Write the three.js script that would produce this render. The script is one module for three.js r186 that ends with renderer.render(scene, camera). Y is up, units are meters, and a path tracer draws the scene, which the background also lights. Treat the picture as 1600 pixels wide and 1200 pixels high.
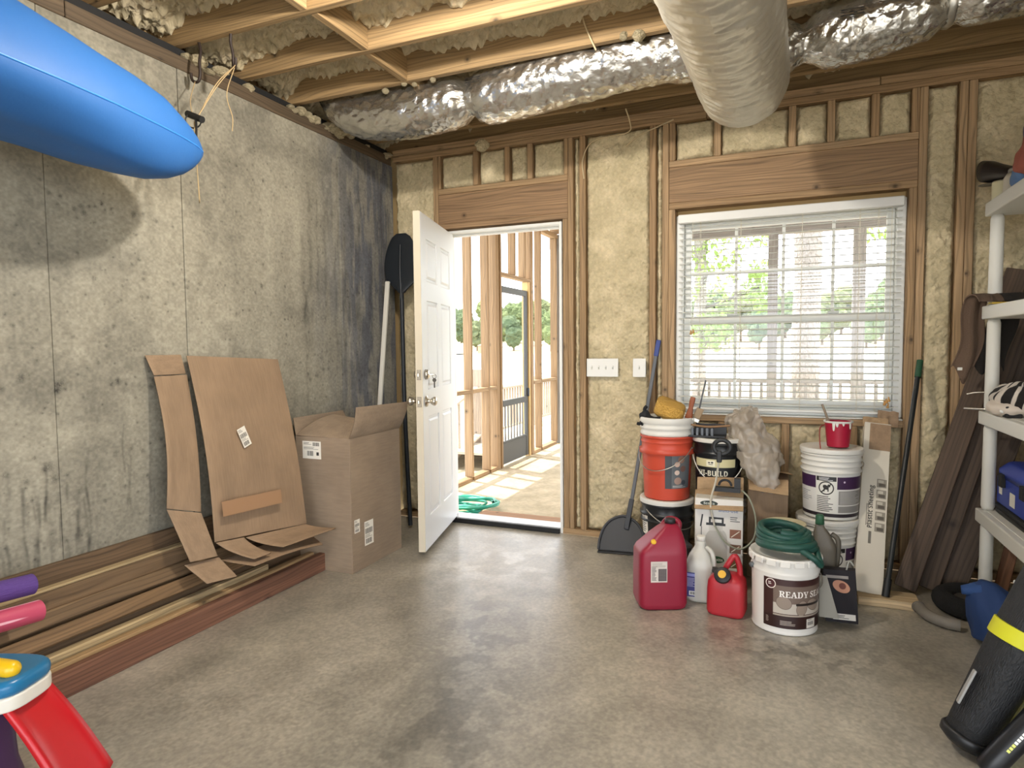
import * as THREE from 'three';
import { ImprovedNoise } from 'three/addons/math/ImprovedNoise.js';
import { ConvexGeometry } from 'three/addons/geometries/ConvexGeometry.js';
import { mergeGeometries } from 'three/addons/utils/BufferGeometryUtils.js';
import { RoundedBoxGeometry } from 'three/addons/geometries/RoundedBoxGeometry.js';

// ---------------------------------------------------------------- camera, sky, sun, exposure
const scene = new THREE.Scene();
const renderer = new THREE.WebGLRenderer({ antialias: true });
renderer.toneMapping = THREE.LinearToneMapping;
renderer.toneMappingExposure = 2.0;
renderer.shadowMap.enabled = true;
const camera = new THREE.PerspectiveCamera(2 * Math.atan(600 / 990) * 180 / Math.PI, 4 / 3, 0.05, 2000);
{
  const yaw = 22.9 * Math.PI / 180, pitch = -3.35 * Math.PI / 180, roll = -0.56 * Math.PI / 180;
  const fwd = new THREE.Vector3(-Math.sin(yaw) * Math.cos(pitch), Math.sin(pitch), -Math.cos(yaw) * Math.cos(pitch));
  const right = new THREE.Vector3(Math.cos(yaw), 0, -Math.sin(yaw));
  const up = new THREE.Vector3().crossVectors(right, fwd);
  camera.position.set(2.62, 1.257, 4.0);
  camera.up.copy(up.multiplyScalar(Math.cos(roll)).addScaledVector(right, -Math.sin(roll)));
  camera.lookAt(camera.position.clone().add(fwd));
}
scene.background = new THREE.Color().setRGB(2.5, 2.62, 2.8);
const sun = new THREE.DirectionalLight(0xfff3df, 5);
sun.position.set(-9, 32, -5); sun.target.position.set(0, 0, -2);
sun.castShadow = true; sun.shadow.radius = 1; sun.shadow.mapSize.set(4096, 4096);
Object.assign(sun.shadow.camera, { left: -25, right: 25, top: 25, bottom: -25, near: 1, far: 90 });
scene.add(sun, sun.target);

// ---------------------------------------------------------------- helpers
let seed = 12345;
const rnd = () => { seed |= 0; seed = seed + 0x6D2B79F5 | 0; let t = Math.imul(seed ^ seed >>> 15, 1 | seed); t = t + Math.imul(t ^ t >>> 7, 61 | t) ^ t; return ((t ^ t >>> 14) >>> 0) / 4294967296; };
const rr = (a, b) => a + (b - a) * rnd();
const PN = new ImprovedNoise();
const V = (x, y, z) => new THREE.Vector3(x, y, z);
const clamp = (x, a = 0, b = 1) => Math.min(b, Math.max(a, x));
const sm = (a, b, x) => { const t = clamp((x - a) / (b - a)); return t * t * (3 - 2 * t); };
const hash = (x, y, s) => { let h = Math.imul(x, 374761393) ^ Math.imul(y, 668265263) ^ Math.imul(s, 1274126177); h = Math.imul(h ^ (h >>> 13), 1274126177); return ((h ^ (h >>> 16)) >>> 0) / 4294967296; };
function vn(x, y, px, py, s) {           // tileable value noise with period px, py
  const x0 = Math.floor(x), y0 = Math.floor(y), fx = x - x0, fy = y - y0, u = fx * fx * (3 - 2 * fx), v = fy * fy * (3 - 2 * fy);
  const m = (a, p) => ((a % p) + p) % p;
  const a = hash(m(x0, px), m(y0, py), s), b = hash(m(x0 + 1, px), m(y0, py), s), c = hash(m(x0, px), m(y0 + 1, py), s), d = hash(m(x0 + 1, px), m(y0 + 1, py), s);
  return a + (b - a) * u + (c - a) * v + (a - b - c + d) * u * v;
}
function fbm(u, v, fx, fy, oct, s) { let r = 0, a = .5, t = 0; for (let i = 0; i < oct; i++) { r += a * vn(u * fx, v * fy, fx, fy, s + i * 17); t += a; a *= .5; fx *= 2; fy *= 2; } return r / t; }
function dataTex(w, h, fn, srgb = true, wrap = true) {
  const d = new Uint8Array(w * h * 4);
  for (let j = 0; j < h; j++) for (let i = 0; i < w; i++) {
    const c = fn((i + .5) / w, (j + .5) / h), o = (j * w + i) * 4;
    const q = typeof c === 'number' ? [c, c, c] : c;
    for (let k = 0; k < 3; k++) d[o + k] = clamp(q[k]) * 255; d[o + 3] = 255;
  }
  const t = new THREE.DataTexture(d, w, h); t.magFilter = THREE.LinearFilter; t.minFilter = THREE.LinearMipmapLinearFilter; t.generateMipmaps = true;
  if (wrap) t.wrapS = t.wrapT = THREE.RepeatWrapping; if (srgb) t.colorSpace = THREE.SRGBColorSpace; t.needsUpdate = true; return t;
}
function canvasTex(w, h, draw) {
  const c = document.createElement('canvas'); c.width = w; c.height = h; const g = c.getContext('2d'); draw(g, w, h);
  const t = new THREE.CanvasTexture(c); t.colorSpace = THREE.SRGBColorSpace; t.magFilter = THREE.LinearFilter; return t;
}
const rep = (t, x, y) => { const c = t.clone(); c.repeat.set(x, y); c.needsUpdate = true; return c; };
const std = (o) => new THREE.MeshStandardMaterial(o), phy = (o) => new THREE.MeshPhysicalMaterial(o);
const used = new Map();
function numbered(n) { const k = used.get(n) ?? 0; used.set(n, k + 1); return k ? `${n}_${String(k).padStart(3, '0')}` : n; }
function tag(o, label, category, group) { o.userData.label = label; o.userData.category = category; if (group) o.userData.group = group; return o; }
function thing(name, label, category, pos = [0, 0, 0], group) { const g = new THREE.Group(); g.name = numbered(name); g.position.set(...pos); scene.add(g); return tag(g, label, category, group); }
function structure(name) { const g = new THREE.Group(); g.name = name; g.userData.kind = 'structure'; scene.add(g); return g; }
function M(name, geo, mat, parent = scene) { const m = new THREE.Mesh(geo, mat); m.name = parent === scene ? numbered(name) : name; m.castShadow = m.receiveShadow = true; parent.add(m); return m; }
// uv in metres from position; u runs along the grain axis
function metricUV(g, axis = 0, ou = 0, ov = 0) {
  if (g.index) g = g.toNonIndexed();
  g.computeVertexNormals();
  const p = g.attributes.position, n = g.attributes.normal, uv = new Float32Array(p.count * 2), P = [0, 0, 0], N = [0, 0, 0];
  for (let i = 0; i < p.count; i++) {
    P[0] = p.getX(i); P[1] = p.getY(i); P[2] = p.getZ(i);
    const f = Math.floor(i / 3) * 3; N[0] = N[1] = N[2] = 0;
    for (let k = 0; k < 3; k++) { N[0] += n.getX(f + k); N[1] += n.getY(f + k); N[2] += n.getZ(f + k); }
    const a = N.map(Math.abs), dom = a[0] > a[1] && a[0] > a[2] ? 0 : a[1] > a[2] ? 1 : 2;
    let ua = axis, va;
    if (dom === axis) { ua = (axis + 1) % 3; va = (axis + 2) % 3; } else va = 3 - axis - dom;
    uv[i * 2] = P[ua] + ou; uv[i * 2 + 1] = P[va] + ov;
  }
  g.setAttribute('uv', new THREE.BufferAttribute(uv, 2)); return g;
}
function chamfer(w, h, d, c = .003) {
  const pts = []; const a = w / 2, b = h / 2, e = d / 2;
  for (const x of [-1, 1]) for (const y of [-1, 1]) for (const z of [-1, 1]) pts.push(V(x * (a - c), y * (b - c), z * e), V(x * (a - c), y * b, z * (e - c)), V(x * a, y * (b - c), z * (e - c)));
  return new ConvexGeometry(pts);
}
const pick = (m) => Array.isArray(m) ? m[Math.floor(rnd() * m.length)] : m;
function board(name, parent, x, y, z, mat, c = .003) {
  const s = [x[1] - x[0], y[1] - y[0], z[1] - z[0]], ax = s[0] >= s[1] && s[0] >= s[2] ? 0 : s[1] >= s[2] ? 1 : 2;
  const g = metricUV(chamfer(...s, Math.min(c, Math.min(...s) * .3)), ax, rr(0, 3), rr(0, 3));
  const m = M(name, g, pick(mat), parent); m.position.set((x[0] + x[1]) / 2, (y[0] + y[1]) / 2, (z[0] + z[1]) / 2); return m;
}
function beam(name, parent, a, b, w, t, mat, roll = 0, c = .003) {      // a board between two points: w across, t thick
  const d = b.clone().sub(a), L = d.length(), g = metricUV(chamfer(w, L, t, Math.min(c, t * .3)), 1, rr(0, 3), rr(0, 3));
  const m = M(name, g, pick(mat), parent); m.position.copy(a).addScaledVector(d, .5);
  m.quaternion.setFromUnitVectors(V(0, 1, 0), d.normalize()).multiply(new THREE.Quaternion().setFromAxisAngle(V(0, 1, 0), roll)); return m;
}
function loft(secs, n = 36, caps = true) {   // rounded sections {y,w,d,x,z,e} stacked upwards
  const pos = [], idx = [], uv = [];
  secs.forEach((s, j) => {
    for (let i = 0; i <= n; i++) {
      const t = i / n * Math.PI * 2, c = Math.cos(t), q = Math.sin(t), e = 2 / (s.e ?? 2);
      pos.push((s.x ?? 0) + Math.sign(c) * Math.pow(Math.abs(c), e) * s.w / 2, s.y + (s.tx ?? 0) * Math.sign(c) * Math.pow(Math.abs(c), e) * s.w / 2, (s.z ?? 0) + Math.sign(q) * Math.pow(Math.abs(q), e) * s.d / 2);
      uv.push(i / n, j / (secs.length - 1));
    }
  });
  const R = n + 1;
  for (let j = 0; j < secs.length - 1; j++) for (let i = 0; i < n; i++) { const a = j * R + i, b = a + 1, c = a + R, d = c + 1; idx.push(a, c, b, b, c, d); }
  if (caps) for (const [j, flip] of [[0, false], [secs.length - 1, true]]) {
    const s = secs[j], k = pos.length / 3; pos.push(s.x ?? 0, s.y, s.z ?? 0); uv.push(.5, .5);
    for (let i = 0; i < n; i++) flip ? idx.push(k, j * R + i + 1, j * R + i) : idx.push(k, j * R + i, j * R + i + 1);
  }
  const g = new THREE.BufferGeometry(); g.setAttribute('position', new THREE.Float32BufferAttribute(pos, 3)); g.setAttribute('uv', new THREE.Float32BufferAttribute(uv, 2)); g.setIndex(idx);
  g.computeVertexNormals(); return g;
}
// sections with rounded top and bottom edges
function roundSlab(w, h, d, e, r, n = 40) {
  const S = []; const k = 5;
  for (let i = 0; i <= k; i++) { const a = i / k * Math.PI / 2; S.push({ y: r - r * Math.cos(a), w: w - 2 * r + 2 * r * Math.sin(a), d: d - 2 * r + 2 * r * Math.sin(a), e }); }
  for (let i = 0; i <= k; i++) { const a = i / k * Math.PI / 2; S.push({ y: h - r + r * Math.sin(a), w: w - 2 * r + 2 * r * Math.cos(a), d: d - 2 * r + 2 * r * Math.cos(a), e }); }
  return loft(S, n);
}
const tube = (pts, r, seg = 48, rs = 8, closed = false) => new THREE.TubeGeometry(new THREE.CatmullRomCurve3(pts, closed), seg, r, rs, closed);
const lathe = (pts, n = 48) => new THREE.LatheGeometry(pts.map(([x, y]) => new THREE.Vector2(x, y)), n);
function noisy(g, amp, f, s = 0) {        // crumple a geometry along its normals
  const p = g.attributes.position, n = g.attributes.normal;
  for (let i = 0; i < p.count; i++) {
    const x = p.getX(i), y = p.getY(i), z = p.getZ(i), k = amp * (PN.noise(x * f + s, y * f, z * f) + .5 * PN.noise(x * f * 2.3, y * f * 2.3 + s, z * f * 2.3));
    p.setXYZ(i, x + n.getX(i) * k, y + n.getY(i) * k, z + n.getZ(i) * k);
  }
  g.computeVertexNormals(); return g;
}
const arcLabel = (r0, r1, h, th, c = 0) => new THREE.CylinderGeometry(r1 + .0013, r0 + .0013, h, 64, 1, true, c - th / 2, th);

// ---------------------------------------------------------------- textures
const woodMap = dataTex(1024, 512, (u, v) => {        // covers 2.4 m x 0.5 m
  const warp = fbm(u, v, 4, 4, 3, 5) * .12, g = fbm(u, v + warp, 6, 48, 4, 11), f = fbm(u, v, 24, 256, 2, 31);
  let k = .74 + .3 * g + .1 * (f - .5);
  const ring = Math.abs(((v + warp) * 26 + fbm(u, v, 3, 6, 2, 77) * 3) % 1 - .5) * 2; k -= .16 * Math.pow(ring, 4);
  for (const [ku, kv, kr] of [[.13, .22, .012], [.42, .7, .016], [.71, .35, .011], [.9, .86, .013], [.55, .08, .01]]) { const dd = Math.hypot((u - ku) * 2.4, (v - kv) * .5) / kr; if (dd < 3) { k -= .42 * Math.exp(-dd * dd * 1.2) + .07 * Math.exp(-Math.pow(dd - 1.6, 2) * 6); } }
  return [k, k * .965 + .0, k * .91];
});
woodMap.repeat.set(1 / 2.4, 1 / .5);
const woodBump = dataTex(512, 256, (u, v) => .5 + .5 * (fbm(u, v, 8, 96, 3, 91) - .5), false); woodBump.repeat.set(1 / 2.4, 1 / .5);
const wood = (r, g, b, ro = .75) => { const m = std({ map: woodMap, bumpMap: woodBump, bumpScale: .0015, roughness: ro }); m.color.setRGB(r, g, b); return m; };
const pine = [wood(.5, .355, .21), wood(.46, .32, .185), wood(.54, .39, .24)];
const header = [wood(.38, .255, .155), wood(.41, .28, .17)];
const joistW = [wood(.42, .3, .16), wood(.38, .27, .14), wood(.46, .33, .18)];
const treated = [wood(.4, .275, .155), wood(.35, .235, .125), wood(.44, .31, .18)];
const deckW = [wood(.5, .43, .35), wood(.45, .385, .32)], greyW = [wood(.36, .37, .385), wood(.4, .41, .42)];
const concreteFine = dataTex(512, 512, (u, v) => .5 + .9 * (fbm(u, v, 64, 64, 3, 3) - .5), false);
const foamMap = dataTex(512, 512, (u, v) => { const a = fbm(u, v, 8, 8, 5, 41), b = fbm(u, v, 48, 48, 3, 43); const k = .84 + .22 * (a - .5) + .12 * (b - .5); return [k, k * .985, k * (.95 + .05 * a)]; });
foamMap.repeat.set(1 / .6, 1 / .6);
const foamBump = dataTex(512, 512, (u, v) => fbm(u, v, 24, 24, 4, 47), false); foamBump.repeat.set(1 / .6, 1 / .6);
const foamM = std({ map: foamMap, bumpMap: foamBump, bumpScale: .012, roughness: .85 }); foamM.color.setRGB(.88, .77, .5);
const foamC = std({ map: foamMap, bumpMap: foamBump, bumpScale: .015, roughness: .9 }); foamC.color.setRGB(.84, .74, .5);
const plain = (hex, ro = .6, o = {}) => std({ color: hex, roughness: ro, ...o });
const fuzzy = dataTex(256, 256, (u, v) => .5 + (fbm(u, v, 32, 32, 3, 63) - .5), false); fuzzy.repeat.set(6, 6);
const white = plain(0xe9e9e4, .45), whiteDull = plain(0xd9d8d0, .6), black = plain(0x17181a, .45), blackDull = plain(0x1c1c1d, .8), steel = std({ color: 0xb9b6ae, roughness: .3, metalness: .9 }), brass = std({ color: 0xc59a4a, roughness: .35, metalness: .8 });
const cbMap = dataTex(512, 512, (u, v) => { const k = .86 + .16 * (fbm(u, v, 6, 6, 4, 71) - .5) + .07 * (fbm(u, v, 128, 16, 2, 73) - .5); return [k, k * .99, k * .97]; }); 
const cardboard = std({ map: cbMap, roughness: .85, side: THREE.DoubleSide }); cardboard.color.setRGB(.42, .29, .185);
const cardboardPale = std({ map: cbMap, roughness: .85, side: THREE.DoubleSide }); cardboardPale.color.setRGB(.4, .305, .22);
const cardboardIn = std({ map: cbMap, roughness: .85, side: THREE.DoubleSide }); cardboardIn.color.setRGB(.55, .38, .22);

// ---------------------------------------------------------------- structure: floor and walls
const XR = 4.35, ZF = 6.8, YJ = 2.69, YS = 2.93;
{
  const map = dataTex(2048, 2048, (u, v) => {        // u: x 0..4.35, v: z 6.8..0
    const x = u * XR, z = v * ZF;
    let k = .60 + .2 * (fbm(u, v, 5, 7, 6, 101) - .5) + .2 * (fbm(u, v, 26, 40, 6, 103) - .5) + .2 * (fbm(u, v, 380, 560, 3, 107) - .5);
    const tan = fbm(u, v, 4, 5, 4, 109);
    let c = [k * (1 + .02 * tan), k * (.965 + .01 * tan), k * (.89 - .02 * tan)];
    // traffic scuffs: grey dirt worn into the slab left of the doorway path
    const s = Math.exp(-Math.pow((x - 1.45 - .28 * (z - 1.6)) / .22, 2)) * sm(.9, 1.4, z) * (1 - sm(2.3, 2.9, z)) * (.25 + .75 * sm(.42, .6, fbm(u, v, 70, 100, 4, 113)));
    const s2 = Math.exp(-Math.pow((x - 2.7) / .45, 2) - Math.pow((z - 1.2) / .2, 2)) * (.25 + .75 * sm(.4, .6, fbm(u, v, 80, 120, 4, 117)));  // soft shadow in front of the bucket group, painted into the floor colour
    const d = 1 - .3 * s - .3 * s2; c = c.map((q) => q * d);
    // bluish-white glare from the doorway, painted into the slab colour
    const w = Math.exp(-Math.pow((x - 1.12) / .42, 2) - Math.pow((z - .65) / .55, 2)) * sm(.42, .66, fbm(u, v, 44, 66, 4, 119)) * .16;
    return [c[0] + w * .9, c[1] + w * .97, c[2] + w * 1.1];
  }, true, false);
  const rough = dataTex(1024, 1024, (u, v) => { const a = fbm(u, v, 40, 60, 4, 103), b = fbm(u, v, 7, 9, 3, 131); return .33 + .18 * a + .08 * b; }, false, false);
  const bump = dataTex(1024, 1024, (u, v) => fbm(u, v, 60, 90, 4, 137), false, false);
  const m = phy({ map, roughnessMap: rough, roughness: .95, bumpMap: bump, bumpScale: .0018, clearcoat: .9, clearcoatRoughness: .34 });
  const g = new THREE.BoxGeometry(XR, .15, ZF), f = M('floor', g, m); f.userData.kind = 'structure'; f.position.set(XR / 2, -.075, ZF / 2);
  const uv = g.attributes.uv, p = g.attributes.position; for (let i = 0; i < p.count; i++) uv.setXY(i, p.getX(i) / XR + .5, p.getZ(i) / ZF + .5);
}
{ // poured concrete wall in form-panel bays
  const L = ZF, H = 2.575;
  const spots = []; seed = 77;
  const row = (z0, z1, y, n, r) => { for (let i = 0; i < n; i++) spots.push([rr(z0, z1), y + rr(-.03, .03), r * rr(.4, 1)]); };
  row(1.3, 2.3, 1.58, 16, .011); row(1.5, 2.3, 1.12, 18, .016); row(2.3, 2.75, 1.13, 9, .022); row(1.9, 2.4, 1.85, 14, .012); row(1.7, 2.2, .83, 10, .012); row(.3, 1.0, 1.1, 8, .02); row(.6, 1.6, 1.45, 14, .008); row(2.4, 2.7, .78, 8, .02);
  for (let i = 0; i < 700; i++) spots.push([rr(0, 3.2), rr(.3, 2.5), rr(.002, .008)]);
  const drips = []; for (let i = 0; i < 46; i++) drips.push([rr(2.3, 2.75), rr(.5, .85), rr(.1, .45), rr(.004, .009)]); for (let i = 0; i < 8; i++) drips.push([rr(1.75, 2.3), rr(.6, 1.0), rr(.1, .4), rr(.003, .006)]);
  for (let i = 0; i < 26; i++) drips.push([rr(.02, 1.0), rr(1.6, 2.5), rr(.3, 1.2), rr(.006, .02)]);
  const cell = new Map(); const key = (a, b) => a * 1000 + b;
  for (const s of spots) for (let a = Math.floor((s[0] - .03) / .1); a <= Math.floor((s[0] + .03) / .1); a++) for (let b = Math.floor((s[1] - .03) / .1); b <= Math.floor((s[1] + .03) / .1); b++) { const k = key(a, b); if (!cell.has(k)) cell.set(k, []); cell.get(k).push(s); }
  const map = dataTex(2048, 1024, (u, v) => {
    const z = u * L, y = v * H;
    let k = .575 + .13 * (fbm(u, v, 8, 4, 5, 201) - .5) + (.16 * (fbm(u, v, 620, 250, 3, 203) - .5)) + .06 * (fbm(u, v, 120, 50, 3, 205) - .5) + .14 * (fbm(u, v, 60, 6, 4, 207) - .5);
    let stain = 0;
    for (const s of cell.get(key(Math.floor(z / .1), Math.floor(y / .1))) ?? []) { const d = Math.hypot(z - s[0], y - s[1]) / s[2]; if (d < 2) stain += .26 * Math.exp(-d * d) * (.4 + hash(Math.floor(z * 300), Math.floor(y * 300), 9)); }
    for (const s of drips) { const dz = Math.abs(z - s[0] - .006 * Math.sin(y * 20 + s[0] * 90)); if (dz < s[3] * 2 && y < s[1] && y > s[1] - s[2]) stain += .2 * Math.exp(-dz * dz / s[3] / s[3]) * sm(s[1] - s[2], s[1] - s[2] * .5, y) * fbm(u, v, 300, 60, 2, 211); }
    // blue-grey streaks, darker towards the corner with the framed wall
    const cornerGrey = (1 - sm(.25, 1.0, z + .35 * (fbm(u, v, 30, 8, 4, 213) - .5))) * (.35 + .65 * sm(.35, .62, fbm(u, v, 180, 10, 4, 217)));
    // tan damp blotch rows
    const bl = sm(.52, .72, fbm(u, v, 26, 14, 4, 219)) * .1;
    k *= 1 - clamp(stain, 0, .6) - bl;
    const c = [k * 1.0, k * .965, k * .86];
    const gq = cornerGrey * .34; return [c[0] * (1 - gq * 1.05), c[1] * (1 - gq * .95), c[2] * (1 - gq * .6)];
  }, true, false);
  const bump = dataTex(1024, 512, (u, v) => .5 + .5 * (fbm(u, v, 120, 50, 4, 231) - .5) + .3 * (fbm(u, v, 50, 5, 3, 233) - .5), false, false);
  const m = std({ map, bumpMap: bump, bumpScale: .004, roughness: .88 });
  const w = structure('wall_left');
  const joints = [0, .62, 1.2, 1.795, 2.41, 3.02, 3.63, 4.24, 4.85, 5.46, 6.07, ZF];
  for (let i = 0; i < joints.length - 1; i++) {
    const a = joints[i], b = joints[i + 1], g = metricUV(chamfer(.2, H, b - a - .003, .0015), 2);
    const p = g.attributes.position, uv = g.attributes.uv; for (let k = 0; k < p.count; k++) uv.setXY(k, (p.getZ(k) + (a + b) / 2) / L, (p.getY(k) + H / 2) / H);
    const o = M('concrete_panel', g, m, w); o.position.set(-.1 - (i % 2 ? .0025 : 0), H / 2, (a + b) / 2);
  }
  board('concrete_core', w, [-.3, -.2], [-.15, H], [-.1, ZF], std({ color: 0x6d675c, roughness: .9 }));
  const sp = wood(.14, .105, .07);
  board('sill_plate', w, [-.14, .004], [H, H + .065], [.02, 2.3], sp); board('sill_plate', w, [-.14, .004], [H, H + .065], [2.303, ZF], sp);
  board('shadow_gap_strip', w, [-.14, -.03], [H + .065, YJ], [.02, ZF], blackDull);  // black strip standing in for the shadow gap above the sill plate
}
{ // right and front walls, out of view, close the room
  const grey = std({ color: 0xc9c2b4, roughness: .9, bumpMap: rep(concreteFine, 6, 4), bumpScale: .003 });
  const wr = structure('wall_right'); // unseen open bay, added to let in soft fill light
  for (const [y, z] of [[[-.15, YS + .1], [-.1, 3.3]], [[-.15, YS + .1], [6.6, ZF + .2]], [[2.45, YS + .1], [3.3, 6.6]]]) board('wall_panel', wr, [XR, XR + .2], y, z, grey);
  const w = structure('wall_front'); // unseen wide opening behind the camera, added for soft frontal fill
  for (const [x, y] of [[[-.3, .15], [-.15, YS + .1]], [[4.2, XR], [-.15, YS + .1]], [[.15, 4.2], [2.5, YS + .1]]]) board('wall_panel', w, x, y, [ZF, ZF + .2], grey);
  const d = board('floor_added_ground', scene, [-8, 12], [-.2, -.02], [ZF + .2, 26], std({ color: 0xb8b0a2, roughness: .95 })); d.userData.kind = 'structure';  // unseen ground, added to bounce sunlight into the room
  const d2 = board('floor_added_side', scene, [XR + .2, 14], [-.2, -.02], [-.1, ZF + .19], std({ color: 0xb8b0a2, roughness: .95 })); d2.userData.kind = 'structure';  // more unseen ground, added outside the side opening to reflect light in
}

// ---------------------------------------------------------------- framed back wall
const DOOR = { x0: .44, x1: 1.275, top: 2.055 }, WIN = { x0: 2.022, x1: 3.245, y0: .842, y1: 2.05 };
const back = structure('wall_back');
function foamPanel(parent, x0, x1, y0, y1, s, z0 = -.03, amp = .022) {
  const nx = Math.max(6, Math.round((x1 - x0) / .009)), ny = Math.max(6, Math.round((y1 - y0) / .01)), g = new THREE.PlaneGeometry(x1 - x0, y1 - y0, nx, ny), p = g.attributes.position, uv = g.attributes.uv;
  for (let i = 0; i < p.count; i++) {
    const x = p.getX(i) + (x0 + x1) / 2, y = p.getY(i) + (y0 + y1) / 2;
    const e = Math.min(x - x0, x1 - x, (y - y0), (y1 - y)) + .006 * PN.noise(x * 30, y * 30, s), rise = sm(-.004, .02, e);
    const n = PN.noise(x * 5 + s, y * 4, s) * .7 + Math.abs(PN.noise(x * 17, y * 13, s * 3)) * .55 + Math.abs(PN.noise(x * 36, y * 30, s)) * .6;
    p.setZ(i, -.055 + rise * (.055 + z0 + amp * n)); uv.setXY(i, x + s * .37, y + s * .21);
  }
  g.computeVertexNormals(); const m = M('spray_foam', g, foamM, parent); m.position.set((x0 + x1) / 2, (y0 + y1) / 2, 0); return m;
}
{
  const Z = [-.089, 0], TP = 2.605;
  seed = 5;
  board('top_plate', back, [0, 2.2], [TP, TP + .04], Z, pine); board('top_plate', back, [2.203, XR], [TP, TP + .04], Z, pine); board('top_plate', back, [0, 3.1], [TP + .042, YJ], Z, pine); board('top_plate', back, [3.103, XR], [TP + .042, YJ], Z, pine);
  board('bottom_plate', back, [.0, .37], [0, .038], Z, pine); board('bottom_plate', back, [1.285, XR], [0, .038], Z, pine);
  const stud = (x0, x1, y0 = .039, y1 = TP - .001, m = pine) => board('stud', back, [x0, x1], [y0, y1], Z, m);
  stud(.337, .375); stud(.378, .416, .039, 2.09); stud(1.3, 1.336, .039, 2.09); stud(1.337, 1.372); stud(1.415, 1.455); stud(1.866, 1.904); stud(1.945, 1.982); stud(1.983, 2.02, .039, 2.085); stud(3.247, 3.285, .039, 2.085); stud(3.287, 3.325); stud(3.462, 3.5); stud(3.502, 3.54); stud(3.95, 3.99); stud(4.3, XR);
  // door header, window header and the short cripple studs above them
  board('header_sill', back, [.376, 1.336], [2.335, 2.373], Z, pine); board('header', back, [.376, 1.336], [2.13, 2.334], [-.08, -.004], header[0]); board('header_sill', back, [.376, 1.336], [2.091, 2.129], Z, header[1]);
  board('header_sill', back, [1.983, 3.286], [2.338, 2.376], Z, pine); board('header', back, [1.983, 3.286], [2.125, 2.337], [-.08, -.004], header[1]); board('header_sill', back, [1.983, 3.286], [2.086, 2.124], Z, pine);
  const cr = (a, b) => board('cripple_stud', back, [a, b], [2.374, TP - .001], Z, pine), cw = (a, b) => board('cripple_stud', back, [a, b], [2.377, TP - .001], Z, pine);
  cr(.378, .398); cr(.652, .69); cr(.89, .925); cr(1.055, 1.092); cr(1.31, 1.336);
  cw(1.985, 2.02); cw(2.245, 2.283); cw(2.65, 2.688); cw(2.848, 2.886); cw(3.062, 3.1); cw(3.25, 3.286);
  board('rough_sill', back, [2.021, 3.246], [.795, .833], Z, pine);
  for (const [a, b] of [[2.285, 2.32], [2.638, 2.678], [2.99, 3.028]]) board('cripple_stud', back, [a, b], [.039, .794], Z, pine);
  let s = 1; const F = (a, b, c, d, z, am) => foamPanel(back, a, b, c, d, s++ * 3.17, z, am);
  F(.004, .337, .04, TP, -.028, .016);
  for (const [a, b] of [[.398, .652], [.69, .89], [.925, 1.055], [1.092, 1.31]]) F(a, b, 2.374, TP, -.016, .012);
  for (const [a, b] of [[2.02, 2.245], [2.283, 2.65], [2.688, 2.848], [2.886, 3.062], [3.1, 3.25]]) F(a, b, 2.377, TP, -.014, .012);
  F(1.372, 1.415, .04, TP, -.02, .02); F(1.455, 1.866, .04, TP, -.022, .03); F(1.904, 1.945, .04, TP, -.02, .02);
  for (const [a, b] of [[2.02, 2.285], [2.32, 2.638], [2.678, 2.99], [3.028, 3.247]]) F(a, b, .04, .795, -.03, .03);
  F(3.325, 3.462, .04, TP, -.012, .03); F(3.54, 3.95, .04, TP, -.03, .03); F(3.99, 4.3, .04, TP, -.03, .03);
  // sheathing behind the studs, open at door and window
  const sh = std({ color: 0xb59a6b, roughness: .9 }), ZS = [-.112, -.0895];
  for (const [x, y] of [[[-.3, DOOR.x0 - .02], [-.15, 2.95]], [[DOOR.x0 - .02, DOOR.x1 + .02], [DOOR.top + .03, 2.95]], [[DOOR.x1 + .02, WIN.x0], [-.15, 2.95]], [[WIN.x0, WIN.x1], [-.15, WIN.y0]], [[WIN.x0, WIN.x1], [WIN.y1, 2.95]], [[WIN.x1, XR + .2], [-.15, 2.95]]]) board('sheathing', back, x, y, ZS, sh);
  const thr = structure('trim_1'); // aluminium door threshold
  board('threshold_plate', thr, [DOOR.x0, DOOR.x1], [.005, .036], [-.13, -.0], std({ color: 0xc9cbcc, roughness: .35, metalness: .6 }), .004); board('threshold_gasket', thr, [DOOR.x0 - .01, DOOR.x1], [.001, .034], [.001, .024], black);
  const jm = structure('trim_2'); // painted door jamb
  board('jamb', jm, [DOOR.x0 - .019, DOOR.x0], [.0, DOOR.top + .02], [-.112, .003], white); board('jamb', jm, [DOOR.x1, DOOR.x1 + .019], [0, DOOR.top + .02], [-.112, .003], white); board('jamb', jm, [DOOR.x0, DOOR.x1], [DOOR.top, DOOR.top + .02], [-.112, .003], white);
  board('door_stop', jm, [DOOR.x1 - .012, DOOR.x1 - .0005], [.03, DOOR.top - .001], [-.1, -.05], white); board('door_stop', jm, [DOOR.x0 + .0005, DOOR.x0 + .012], [.03, DOOR.top - .001], [-.1, -.05], white); board('door_stop', jm, [DOOR.x0 + .013, DOOR.x1 - .013], [DOOR.top - .012, DOOR.top - .0005], [-.1, -.05], white);
}
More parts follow.
